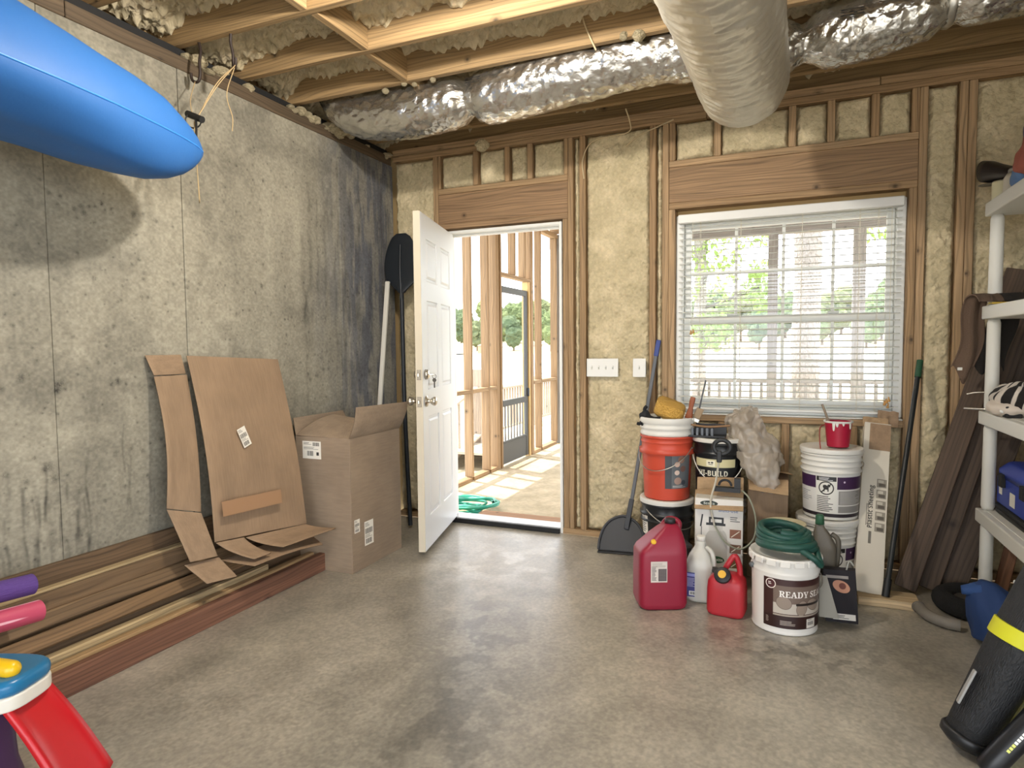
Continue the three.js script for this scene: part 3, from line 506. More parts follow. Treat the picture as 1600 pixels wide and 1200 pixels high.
{ // trees by the porch, seen through the blind
  seed = 101;
  const bark = std({ color: 0x9a948c, roughness: .95, bumpMap: rep(foamBump, 2, 6), bumpScale: .04 });
  const leafG = (() => { const g = new THREE.BufferGeometry(); g.setAttribute('position', new THREE.Float32BufferAttribute([0, 0, 0, .5, .06, .22, 1, 0, 0, .5, .06, -.22], 3)); g.setIndex([0, 1, 2, 0, 2, 3]); g.computeVertexNormals(); return g; })();
  const leafM = phy({ color: 0x86a052, roughness: .8, transmission: .4, thickness: 0, side: THREE.DoubleSide });
  const mk = (label, x, z, r, h, blobs, nl) => {
    const t = thing('yard_tree', label, 'tree', [x, -.8, z]);
    M('trunk', noisy(new THREE.CylinderGeometry(r * .8, r, h, 18, 24).translate(0, h / 2, 0), .03, 3), bark, t);
    if (!blobs.length) return; const im = new THREE.InstancedMesh(leafG, leafM, nl); im.name = 'leaves'; im.userData.kind = 'stuff'; im.castShadow = true; const o = new THREE.Object3D();
    for (let i = 0; i < nl; i++) { const b = blobs[i % blobs.length], u = V(rr(-1, 1), rr(-1, 1), rr(-1, 1)); while (u.length() > 1) u.set(rr(-1, 1), rr(-1, 1), rr(-1, 1)); o.position.set(b[0] + u.x * b[3], b[1] + u.y * b[4], b[2] + u.z * b[3]); o.rotation.set(rr(0, 6), rr(0, 6), rr(0, 6)); o.scale.setScalar(rr(.1, .2)); o.updateMatrix(); im.setMatrixAt(i, o.matrix); }
    t.add(im);
    for (const b of blobs) { const br = M('branch', tube([V(0, Math.min(h - .2, b[1] - .4), 0), V(b[0] * .5, b[1] - .2, b[2] * .5), V(b[0], b[1], b[2])], .03, 16, 7), bark, t); br.castShadow = true; }
  };
  mk('broad pale trunk of a tree standing just past the porch rail, seen through the window', 2.98, -6.4, .21, 7, [[.5, 6, 0, .9, .5]], 300);
  mk('leafy green tree filling the left part of the window view', 1.05, -10, .14, 6, [[.2, 3.6, .2, .7, .8], [-.5, 4.3, 0, .7, .6], [.9, 4.6, 0, .7, .6], [.3, 2.3, .3, .5, .4], [1.2, 3.2, .3, .35, .5]], 1500);
  mk('thin leafy tree seen through the right part of the window', 5.1, -11, .09, 6, [[.0, 5.2, 0, .7, .6], [-.6, 4.6, 0, .5, .5], [.3, 2.4, 0, .4, .4]], 500);
}

// ---------------------------------------------------------------- kayak with hooks and rope
{
  const t = thing('kayak', 'blue plastic kayak hung along the concrete wall, bow pointing at the door', 'kayak', [.42, 2.063, 2.05]);
  const L = 2.9, ns = 90, nr = 40, pos = [], idx = [], uv = [];
  const lut = (T) => (s) => { for (let i = 1; i < T.length; i++) if (s <= T[i][0]) { const t = (s - T[i - 1][0]) / (T[i][0] - T[i - 1][0]); return T[i - 1][1] + (T[i][1] - T[i - 1][1]) * t; } return T[T.length - 1][1]; };
  const hw = lut([[0, .012], [.03, .038], [.09, .07], [.18, .105], [.3, .14], [.5, .19], [.7, .225], [.9, .25], [1.3, .29], [1.8, .3], [2.4, .2], [2.8, .05], [2.9, .005]]);
  const top = lut([[0, .035], [.02, .06], [.06, .098], [.18, .175], [.31, .212], [.44, .235], [.55, .26], [.7, .29], [1, .32], [1.6, .33], [2.4, .3], [2.8, .12], [2.9, .01]]);
  const bot = lut([[0, .02], [.02, .045], [.055, .08], [.1, .112], [.16, .14], [.24, .16], [.34, .165], [.45, .158], [.6, .138], [.8, .125], [1.2, .12], [2.4, .13], [2.8, .06], [2.9, .005]]);
  for (let i = 0; i <= ns; i++) {
    const s = L * Math.pow(i / ns, 1.6), w = hw(s) + .002, u = top(s), b = bot(s) * clamp((L - s) * 5, 0, 1);
    for (let j = 0; j <= nr; j++) {
      const a = j / nr * Math.PI * 2, c = Math.cos(a), q = Math.sin(a);
      let x, y; if (q >= 0) { x = Math.sign(c) * Math.pow(Math.abs(c), 1.25) * w; y = Math.pow(q, 1.35) * u * .96; } else { x = Math.sign(c) * Math.pow(Math.abs(c), .85) * w; y = -Math.pow(-q, 1.05) * b - .012 * Math.exp(-Math.pow((Math.abs(c) - .5) / .12, 2)) * sm(.2, .6, s); }
      pos.push(x, y, s); uv.push(j / nr, s);
    }
  }
  for (let i = 0; i < ns; i++) for (let j = 0; j < nr; j++) { const a = i * (nr + 1) + j, b = a + nr + 1; idx.push(a, a + 1, b, b, a + 1, b + 1); }
  const g = new THREE.BufferGeometry(); g.setAttribute('position', new THREE.Float32BufferAttribute(pos, 3)); g.setAttribute('uv', new THREE.Float32BufferAttribute(uv, 2)); g.setIndex(idx); g.computeVertexNormals();
  M('hull', g, phy({ color: 0x2562a6, roughness: .6, side: THREE.DoubleSide, bumpMap: rep(fuzzy, 4, 4), bumpScale: .0002 }), t);
  const seamPts = []; for (let i = 0; i <= 30; i++) { const s = .01 + i * .055; seamPts.push(V(hw(s) + .001, 0, s)); } M('hull_seam', tube(seamPts, .004, 60, 6), plain(0x2f7fd0, .4), t);
  const toggle = M('carry_toggle', new THREE.CylinderGeometry(.014, .014, .09, 14), black, t); toggle.position.set(-.06, .165, -.03); toggle.rotation.z = 1.15;
  M('toggle_cord', tube([V(0, .06, .02), V(-.02, .11, .0), V(-.055, .16, -.03)], .005, 12, 6), black, t);
  M('rope_ring', new THREE.TorusGeometry(.03, .003, 6, 20).rotateY(.6).translate(-.07, .15, -.03), black, t);
}
{
  const hk = (p, s, label) => { const t = thing('ceiling_hook', label, 'hook', p); M('hook_rod', tube([V(0, .02, 0), V(.01, -.02, 0), V(.012, -.08, .01), V(.012, -.14, .01), V(.0, -.165, .01), V(-.02, -.165, .01), V(-.04, -.15, .01), V(-.045, -.12, .01)].map((v) => v.multiplyScalar(s)), .0068, 40, 10), std({ color: 0x2a1d16, roughness: .6 }), t); return t; };
  hk([.1, YJ - .015, 1.755], 1.0, 'dark hook in the ceiling joist, the one closer to the concrete wall');
  const h2 = hk([.3, YJ - .015, 1.755], .85, 'dark hook in the ceiling joist carrying the kayak rope'); h2.rotation.y = 2.6;
  const r = plain(0xb39b72, .9); const t = thing('kayak_rope', 'thin tan rope tied from the ceiling hooks to the kayak bow', 'rope');
  const rope = (p) => M('rope_strand', tube(p, .002, 30, 6), r, t);
  rope([V(.325, 2.54, 1.765), V(.34, 2.42, 1.88), V(.355, 2.21, 2.015)]); rope([V(.335, 2.54, 1.77), V(.35, 2.4, 1.89), V(.36, 2.21, 2.02)]); rope([V(.08, 2.515, 1.765), V(.2, 2.36, 1.9), V(.35, 2.22, 2.018)]);
  rope([V(.33, 2.53, 1.77), V(.31, 2.4, 1.8), V(.33, 2.3, 1.79), V(.335, 2.24, 1.8)]);
  rope([V(.35, 2.21, 2.015), V(.34, 2.0, 2.0), V(.335, 1.9, 1.99), V(.345, 1.88, 2.0), V(.355, 1.92, 2.01), V(.36, 2.05, 2.02), V(.355, 2.21, 2.02)]);
}
// ---------------------------------------------------------------- lumber along the wall
{
  seed = 111; const dark = [wood(.17, .115, .07), wood(.2, .135, .08)], brown = [wood(.27, .175, .095)], cream = [wood(.58, .47, .29)], red = [wood(.25, .125, .085)];
  const lum = (label, x, y, z, m) => tag(board('lumber_board', scene, x, y, z, m), label, 'board');
  const slant = (label, x0, y0, x1, y1, z0, z1, th, m) => { const w = Math.hypot(x1 - x0, y1 - y0), g = metricUV(chamfer(w, th, z1 - z0, .003), 2, rr(0, 2), rr(0, 2)); const b = M('lumber_board', g, pick(m)); b.position.set((x0 + x1) / 2, (y0 + y1) / 2, (z0 + z1) / 2); b.rotation.z = Math.atan2(y1 - y0, x1 - x0); return tag(b, label, 'board'); };
  lum('dark grimy plank on edge, flat against the foot of the concrete wall', [.003, .028], [.17, .43], [1.25, 3.6], dark);
  lum('weathered board on edge with a pale sawn top, second from the concrete wall', [.032, .068], [.165, .345], [1.9, 3.4], [wood(.24, .165, .1)]);
  tag(board('lumber_strip', scene, [.03, .07], [.3455, .356], [1.9, 3.4], cream), 'pale strip of wood lying along the top edge of the weathered board by the wall', 'board');
  slant('brown board slanting down from the wall boards, upper middle of the lumber pile', .076, .272, .112, .226, 1.62, 3.3, .03, [wood(.22, .15, .088)]);
  slant('knotty brown board just below the slanting board in the middle of the lumber pile', .113, .214, .145, .166, 1.35, 3.3, .026, brown);
  lum('thick dark timber under the slanting board, against the wall', [.004, .12], [0, .16], [1.2, 3.5], dark);
  lum('narrow pale cream board lying in the lumber pile behind the red-brown front board', [.135, .172], [.1, .135], [1.5, 3.2], cream);
  lum('dark board filling the gap behind the red-brown front board', [.125, .175], [.0, .098], [1.25, 3.1], dark);
  lum('brown board with a pale top, just behind the front board of the lumber pile', [.18, .216], [0, .112], [1.2, 3.25], [wood(.5, .35, .19)]);
  lum('red-brown board on edge, the frontmost of the lumber pile on the floor', [.219, .257], [0, .1], [1.08, 3.3], red);
}
{ // rolls lying over the lumber at the left edge
  const roll = (name, label, p, a, r, len, mat, inner) => { const t = thing(name, label, 'roll', p); t.quaternion.setFromUnitVectors(V(-1, 0, 0), V(...a).normalize()); const m = M('roll_sheet', lathe([[0.008, -len], [r - .004, -len], [r, -len + .003], [r, -.003], [r - .004, 0], [r * .75, .0], [r * .72, -.02], [.008, -.02]], 36).rotateZ(-Math.PI / 2), mat, t); if (inner) M('roll_core', new THREE.CylinderGeometry(r * .7, r * .7, .004, 24).rotateZ(Math.PI / 2).translate(-.018, 0, 0), inner, t); return t; };
  roll('foam_roll', 'purple foam roll lying across the lumber pile at the left edge', [.2, .438, 2.64], [.0, .08, 1], .036, .6, plain(0x5a3d86, .7, { bumpMap: fuzzy, bumpScale: .002 }), plain(0x44306a, .8));
  const pink = canvasTex(512, 256, (g) => { g.fillStyle = '#c04a66'; g.fillRect(0, 0, 512, 256); seed = 5; for (let i = 0; i < 70; i++) { g.fillStyle = ['#e28ba0', '#f0b9c4', '#a52c4c', '#d7667f'][i % 4]; g.beginPath(); g.ellipse(rnd() * 512, rnd() * 256, 6 + rnd() * 22, 4 + rnd() * 14, rnd() * 3, 0, 7); g.fill(); } g.fillStyle = '#dfe8e2'; g.beginPath(); g.ellipse(256, 200, 40, 46, 0, 0, 7); g.fill(); g.fillStyle = '#7d2440'; g.beginPath(); g.ellipse(250, 202, 14, 20, 0, 0, 7); g.fill(); });
  roll('wrapping_roll', 'pink patterned roll lying in front of the purple roll at the left edge', [.27, .362, 2.66], [.0, .08, 1], .036, .6, std({ map: pink, roughness: .45 }), plain(0xd7a5ae, .8));
}
// ---------------------------------------------------------------- cardboard
function sheet(pts, th = .005) {         // pts: grid rows of Vector3 -> thick curved sheet
  const R = pts.length, C = pts[0].length, pos = [], uv = [], idx = [];
  const nrm = (i, j) => { const a = pts[Math.min(i + 1, R - 1)][j].clone().sub(pts[Math.max(i - 1, 0)][j]), b = pts[i][Math.min(j + 1, C - 1)].clone().sub(pts[i][Math.max(j - 1, 0)]); return a.cross(b).normalize(); };
  for (const s of [.5, -.5]) for (let i = 0; i < R; i++) for (let j = 0; j < C; j++) { const p = pts[i][j].clone().addScaledVector(nrm(i, j), th * s); pos.push(p.x, p.y, p.z); uv.push(j / (C - 1), i / (R - 1)); }
  const N = R * C, id = (i, j, k) => k * N + i * C + j;
  for (let i = 0; i < R - 1; i++) for (let j = 0; j < C - 1; j++) { idx.push(id(i, j, 0), id(i + 1, j, 0), id(i, j + 1, 0), id(i, j + 1, 0), id(i + 1, j, 0), id(i + 1, j + 1, 0)); idx.push(id(i, j, 1), id(i, j + 1, 1), id(i + 1, j, 1), id(i, j + 1, 1), id(i + 1, j + 1, 1), id(i + 1, j, 1)); }
  const side = (a, b) => idx.push(a[0], b[0], a[1], a[1], b[0], b[1]);
  const e = (i, j) => [id(i, j, 0), id(i, j, 1)];
  for (let j = 0; j < C - 1; j++) { side(e(0, j), e(0, j + 1)); side(e(R - 1, j + 1), e(R - 1, j)); }
  for (let i = 0; i < R - 1; i++) { side(e(i + 1, 0), e(i, 0)); side(e(i, C - 1), e(i + 1, C - 1)); }
  let g = new THREE.BufferGeometry(); g.setAttribute('position', new THREE.Float32BufferAttribute(pos, 3)); g.setAttribute('uv', new THREE.Float32BufferAttribute(uv, 2)); g.setIndex(idx); g.computeVertexNormals(); return g;
}
const quad = (a, b, c, d, n = 12, m = 12, f) => { const R = []; for (let i = 0; i <= n; i++) { const r = []; for (let j = 0; j <= m; j++) { const u = j / m, v = i / n, p = a.clone().lerp(b, u).lerp(d.clone().lerp(c, u), v); if (f) f(p, u, v); r.push(p); } R.push(r); } return R; };   // a,b top; d,c bottom
const codeTex = (w, h, f) => canvasTex(w, h, (g) => { g.fillStyle = '#e9e4d8'; g.fillRect(0, 0, w, h); g.fillStyle = '#3a3733'; f(g, w, h); });
const bars = (g, x, y, w, h) => { let a = x; let k = 3; while (a < x + w - 4) { const b = 1 + (k = (k * 7 + 3) % 11) % 4; g.fillRect(a, y, b, h); a += b + 1 + k % 3; } };
const lines = (g, x, y, w, n, d, t = 2) => { for (let i = 0; i < n; i++) g.fillRect(x, y + i * d, w * (.55 + .45 * hash(i, n, 3)), t); };
const ship = codeTex(160, 200, (g, w, h) => { lines(g, 12, 14, 80, 4, 9, 3); bars(g, 12, 60, 136, 44); lines(g, 12, 112, 130, 3, 10, 3); bars(g, 20, 146, 110, 40); });
const shipWide = codeTex(200, 180, (g) => { lines(g, 12, 14, 90, 3, 9, 3); bars(g, 112, 12, 76, 36); lines(g, 12, 60, 170, 3, 10, 3); bars(g, 50, 100, 66, 50); g.fillRect(150, 110, 26, 34); });
{
  const t = thing('flattened_carton', 'large flattened carton with curled flaps and a barcode label, leaning on the concrete wall', 'cardboard');
  const bow = (p, u, v) => { p.x += .03 * Math.sin(v * Math.PI) * (1 - .3 * u); };
  M('main_panel', sheet(quad(V(.03, 1.23, 1.83), V(.025, 1.2, 1.235), V(.235, .3, 1.28), V(.2, .36, 1.86), 24, 12, bow)), cardboard, t);
  const curl = (p, u, v) => { p.x += .07 * v * v; p.y += .03 * v * v; };
  M('bottom_flap', sheet(quad(V(.203, .355, 1.855), V(.214, .338, 1.7), V(.275, .235, 1.66), V(.27, .235, 1.76), 10, 8, curl)), cardboard, t);
  M('bottom_flap', sheet(quad(V(.216, .335, 1.69), V(.237, .298, 1.29), V(.3, .235, 1.2), V(.28, .24, 1.58), 10, 8, curl)), cardboard, t);
  M('floor_flap', sheet(quad(V(.2, .262, 1.83), V(.2, .22, 1.22), V(.36, .2, 1.3), V(.36, .24, 1.78), 6, 10, (p, u, v) => { p.y += .012 * Math.sin(u * 3); })), cardboard, t);
  const lb = M('barcode_label', new THREE.PlaneGeometry(.055, .1), std({ map: ship, roughness: .6 }), t); lb.position.set(.153, .82, 1.615); lb.rotation.set(0, Math.PI / 2 + .02, 0); lb.rotateX(-.17); lb.rotateZ(.3);
  const tp = M('packing_tape', sheet(quad(V(.209, .545, 1.83), V(.228, .53, 1.47), V(.235, .46, 1.47), V(.216, .475, 1.83), 4, 8, (p) => { p.x += .012; }), .0006), std({ color: 0xa07c5c, roughness: .5 }), t);
}
{
  const t = thing('flattened_carton', 'narrow flattened brown carton tucked behind the larger one on the concrete wall', 'cardboard');
  M('main_panel', sheet(quad(V(.045, 1.14, 2.015), V(.03, 1.14, 1.835), V(.165, .51, 1.9), V(.14, .56, 2.055), 20, 8, (p, u, v) => { p.x += .035 * Math.sin(v * Math.PI) * (1 - u * .4); })), cardboard, t);
  M('top_flap', sheet(quad(V(.012, 1.235, 2.03), V(.015, 1.235, 1.85), V(.03, 1.145, 1.84), V(.045, 1.145, 2.015), 6, 6)), cardboard, t);
  M('lower_flap', sheet(quad(V(.141, .555, 2.055), V(.166, .505, 1.9), V(.225, .3, 1.87), V(.205, .31, 2.0), 8, 6)), cardboard, t);
  M('folded_flap', sheet(quad(V(.18, .295, 2.01), V(.21, .285, 1.85), V(.3, .2, 1.83), V(.28, .215, 1.98), 6, 6)), cardboard, t);
}
{
  const t = thing('moving_box', 'tall brown cardboard box with raised top flaps, standing between lumber and door', 'box', [.07, 0, .66]);
  const w = .375, d = .5, h = .76, th = .006, b = (n, x, y, z, m = cardboardPale) => board(n, t, x, y, z, m, .0015);
  b('side_panel', [0, w], [0, h], [d - th, d]); b('side_panel', [0, w], [0, h], [0, th]); b('side_panel', [w - th, w], [0, h], [th, d - th]); b('side_panel', [0, th], [0, h], [th, d - th]); b('bottom_panel', [th, w - th], [.0, th], [th, d - th]);
  M('top_flap', sheet(quad(V(w + .012, h + .17, d - .05), V(w + .02, h + .16, -.07), V(w - .003, h, 0), V(w - .003, h, d), 8, 10, (p, u, v) => { p.x += .012 * Math.sin(v * 3); })), cardboardPale, t);
  M('top_flap', sheet(quad(V(.26, h + .075, d - .27), V(.06, h + .1, d - .26), V(.0, h, d - .003), V(w, h, d - .003), 8, 8, (p, u, v) => { p.y += .02 * Math.sin(v * 3) * u; })), cardboardPale, t);
  M('top_flap', sheet(quad(V(-.03, h + .1, d - .02), V(-.04, h + .1, .02), V(.003, h, 0), V(.003, h, d), 6, 6)), cardboardPale, t);
  M('top_flap', sheet(quad(V(.0, h + .06, .16), V(w, h + .05, .15), V(w, h, .003), V(0, h, .003), 6, 6)), cardboardIn, t);
  const L = (tex, W, H, p, ry) => { const m = M('shipping_label', new THREE.PlaneGeometry(W, H), std({ map: tex, roughness: .6 }), t); m.position.set(...p); m.rotation.y = ry; return m; };
  L(shipWide, .13, .1, [.115, .685, d + .0012], 0); L(ship, .085, .14, [w + .0012, .195, .34], Math.PI / 2); L(ship, .05, .075, [w + .0012, .26, .45], Math.PI / 2);
}
// ---------------------------------------------------------------- paddle and boards in the corner
{
  const t = thing('kayak_paddle', 'black kayak paddle standing blade-up in the corner behind the open door', 'paddle', [.2, 0, .24]); const pm = plain(0x1d2228, .45);
  M('shaft', tube([V(.06, .02, .02), V(.02, .8, .0), V(-.02, 1.7, -.05)], .015, 30, 14), pm, t);
  const S = []; for (let i = 0; i <= 18; i++) { const v = i / 18, w = .275 * Math.pow(Math.sin(Math.PI * (.09 + .86 * v)), .55) * (1 - .1 * v); S.push({ y: 1.64 + v * .42, w: i === 18 ? .08 : w * sm(-.1, .25, v) + .02, d: .016 + .014 * (1 - v), x: -.015 - .03 * v, z: -.045 - .05 * v, e: 2.2 }); }
  M('blade', loft(S, 32), pm, t); const rb = M('blade_rib', tube([V(-.015, 1.6, -.035), V(-.03, 1.8, -.05), V(-.04, 1.98, -.075)], .01, 16, 8), pm, t); rb.userData.label = 'raised rib of the blade';
  const l = beam('white_board', scene, V(.05, .02, .42), V(.1, 1.72, .24), .032, .018, [plain(0xd6d2c6, .7)]); tag(l, 'narrow white board leaning in the corner beside the paddle', 'board');
}
// ---------------------------------------------------------------- switch plates
for (const [x0, x1, n, l] of [[1.467, 1.674, 4, 'white four-gang switch plate on the foam between door and window'], [1.768, 1.849, 1, 'white single switch plate next to the four-gang plate']]) {
  const t = thing('switch_plate', l, 'switch', [(x0 + x1) / 2, 1.118, .018]); M('plate', new RoundedBoxGeometry(x1 - x0, .117, .008, 2, .003), white, t);
  for (let i = 0; i < n; i++) { const x = (i - (n - 1) / 2) * .046; const s = M('slot', chamfer(.011, .026, .003, .001), whiteDull, t); s.position.set(x, 0, .004); const g = M('toggle', chamfer(.008, .013, .014, .002), white, t); g.position.set(x, .004, .009); g.rotation.x = -.4; }
  const bx = M('backbox', chamfer((x1 - x0) * .9, .09, .03, .002), plain(0x3d5a86, .6), t); bx.position.z = -.0195;
}

// ---------------------------------------------------------------- buckets
function bucketBody(r0, r1, h, rings = [[.06, .014, .02]]) {   // rings: [distance below rim, proud, tall]
  const R = (y) => r0 + (r1 - r0) * y / h, P = [[0, .006], [r0 - .008, .006], [r0 - .004, 0], [r0, .005]];
  for (const [dn, pr, tl] of [...rings].sort((a, b) => b[0] - a[0])) { const y = h - dn; P.push([R(y - tl), y - tl], [R(y) + pr, y - tl + .004], [R(y) + pr, y - .002], [R(y), y]); }
  P.push([R(h - .012), h - .012], [r1 + .006, h - .011], [r1 + .006, h - .001], [r1, h], [r1 - .003, h - .002], [r0 - .004, .012], [0, .012]);
  return lathe(P, 56);
}
const lidGeo = (r, h = .022) => lathe([[0, h - .006], [r - .02, h - .006], [r - .014, h], [r + .007, h], [r + .01, h - .005], [r + .01, .0], [r + .007, 0]], 56);
const bail = (r, y, drop, turn) => { const p = []; for (let i = 0; i <= 16; i++) { const a = i / 16 * Math.PI; p.push(V(-Math.cos(a) * r, y - Math.sin(a) * drop, Math.sin(a) * Math.sqrt(Math.max(0, r * r - 0)) * .99 + .0)); } const g = tube(p, .0028, 40, 6); g.rotateY(turn); return g; };
const orange = phy({ color: 0xc44a33, roughness: .42 }), pailWhite = phy({ color: 0xdcdad2, roughness: .4 });
{
  const b = thing('plastic_bucket', 'black bucket with a white lid on the floor, carrying the orange bucket', 'bucket', [2.03, 0, .32]);
  M('body', bucketBody(.125, .142, .36, [[.05, .012, .02], [.09, .01, .015]]), phy({ color: 0x1b1e21, roughness: .35 }), b); const l = M('lid', lidGeo(.142, .026), pailWhite, b); l.position.y = .362; M('handle', bail(.152, .33, .1, .9), steel, b);
  const lt = codeTex(64, 128, (g) => { lines(g, 8, 12, 48, 9, 12, 5); }); const la = M('label', arcLabel(.1335, .139, .12, .5, -.95), std({ map: lt, roughness: .5 }), b); la.position.y = .24;
}
{
  const b = thing('plastic_bucket', 'orange bucket with a blue-grey printed label, standing on the black bucket', 'bucket', [2.03, .3885, .32]);
  M('body', bucketBody(.127, .145, .36, [[.03, .004, .012], [.075, .014, .03]]), orange, b);
  M('handle', bail(.156, .3, .13, -.35), steel, b);
  const tx = canvasTex(256, 384, (g) => { g.fillStyle = '#5f6468'; g.fillRect(0, 0, 256, 384); g.fillStyle = '#43484d'; g.fillRect(0, 0, 60, 384); for (const [x, y, r, c] of [[150, 70, 34, '#8d6a5c'], [110, 120, 26, '#c9a999'], [170, 170, 30, '#6e5148'], [110, 210, 24, '#d6bfb0'], [120, 300, 36, '#a58a7d'], [180, 320, 24, '#3b4048']]) { g.fillStyle = c; g.beginPath(); g.ellipse(x, y, r, r * 1.1, 0, 0, 7); g.fill(); } g.fillStyle = '#d9d6d0'; lines(g, 70, 350, 150, 3, 9, 3); });
  const l = M('label', arcLabel(.1305, .1405, .2, 1.15, .66), std({ map: tx, roughness: .5 }), b); l.position.y = .17; l.userData.label = 'blue-grey printed label';
  const i = thing('plastic_bucket', 'white ribbed bucket nested inside the orange bucket', 'bucket', [2.03, .476, .32]); const nb = [[.0, .006]]; 
  M('body', lathe([[0, .006], [.11, .006], [.122, .27], [.145, .272], [.15, .28], [.15, .29], [.145, .295], [.145, .308], [.152, .313], [.152, .323], [.146, .328], [.146, .342], [.154, .347], [.154, .372], [.148, .376], [.143, .374], [.115, .012], [0, .012]], 56), pailWhite, i);
}
{ // things sticking out of the orange and white buckets
  const s = thing('sponge', 'big yellow grout sponge on top of the orange bucket', 'sponge', [2.03, .835, .335]); M('sponge_body', noisy(roundSlab(.17, .12, .08, 2.6, .03, 40), .006, 30), std({ color: 0xcfa350, roughness: 1, bumpMap: rep(foamBump, 3, 3), bumpScale: .01 }), s); s.rotation.set(.1, -.2, -.32);
  const g = thing('work_glove', 'black work glove hanging over the rim of the orange bucket', 'glove', [1.915, .845, .37]); const gm = plain(0x17191d, .8);
  M('palm', noisy(new THREE.SphereGeometry(.034, 24, 16).scale(1, 1.25, .7), .008, 30), gm, g);
  for (let k = 0; k < 4; k++) M('finger', tube([V(-.014 + k * .01, -.02, .012), V(-.03 + k * .02, -.035 - .004 * k, .026), V(-.04 + k * .028, -.03, .03)], .0095, 10, 8), gm, g); M('thumb', tube([V(0, .02, 0), V(-.004, .05, .0), V(.008, .066, .0)], .01, 10, 8), gm, g); M('cuff', tube([V(.02, .0, 0), V(.05, -.01, -.005), V(.085, -.008, -.01)], .016, 10, 10), gm, g);
  const p = thing('putty_knife', 'putty knife with a brown wooden handle stuck in the orange bucket', 'putty knife', [2.135, .75, .36]); p.rotation.z = -.2; M('blade', chamfer(.055, .11, .002, .0005), steel, p).position.set(0, .05, 0); M('handle', loft([{ y: .1, w: .045, d: .02, e: 3 }, { y: .125, w: .036, d: .02, e: 3 }, { y: .16, w: .024, d: .02, e: 3 }, { y: .2, w: .03, d: .022, e: 3 }, { y: .222, w: .026, d: .018, e: 3 }], 20), plain(0x8a4a28, .5), p);
  const q = thing('paint_brush', 'grey-tipped brush beside the putty knife in the orange bucket', 'brush', [2.17, .78, .33]); q.rotation.z = -.35; M('bristles', noisy(chamfer(.04, .06, .016, .003), .003, 60), plain(0x9a866c, .9), q).position.y = .1; M('ferrule', chamfer(.042, .024, .018, .003), steel, q).position.y = .06; M('handle', tube([V(0, -.02, 0), V(0, .05, 0)], .009, 6, 10), plain(0x9a8a70, .7), q);
  const r = thing('metal_rod', 'thin grey metal rod standing in the orange bucket in front of the window', 'rod', [2.14, .6, .3]); M('rod', tube([V(0, 0, 0), V(.045, .2, .0), V(.1, .46, 0)], .0045, 12, 8), plain(0x5b5f63, .5), r);
}
{ // lobby dustpan with long handle
  const t = thing('dustpan', 'grey long-handled dustpan standing at the wall beside the black bucket', 'dustpan', [1.74, 0, .17]); t.rotation.y = .12; const gm = plain(0x3c3e42, .55);
  const S = []; const sh = new THREE.Shape(); sh.moveTo(-.14, 0); sh.lineTo(.14, 0); sh.bezierCurveTo(.14, .12, .1, .2, 0, .215); sh.bezierCurveTo(-.1, .2, -.14, .12, -.14, 0);
  const back = M('pan_back', new THREE.ExtrudeGeometry(sh, { depth: .005, bevelEnabled: true, bevelThickness: .002, bevelSize: .002, bevelSegments: 2 }), gm, t); back.rotation.x = -.5; back.position.set(0, .008, .08);
  const rimP = []; for (let i = 0; i <= 20; i++) rimP.push(sh.getPoint(.25 + i / 20 * .75)); 
  const rim = M('pan_rim', tube(rimP.map((p) => V(p.x, p.y, .012)), .008, 50, 8), gm, t); rim.rotation.x = -.5; rim.position.copy(back.position);
  const lip = M('pan_lip', chamfer(.285, .006, .05, .002), plain(0x2b2d30, .5), t); lip.position.set(0, .006, .1);
  const hl = beam('handle', t, V(.03, .16, .0), V(.19, 1.2, -.13), .022, .022, [plain(0x5a5d61, .45)]); const sc = beam('handle_socket', t, V(.022, .13, .02), V(.052, .31, -.02), .03, .03, [gm]); const gr = beam('handle_grip', t, V(.188, 1.19, -.129), V(.205, 1.29, -.142), .028, .028, [plain(0x2a3f86, .5)]);
}
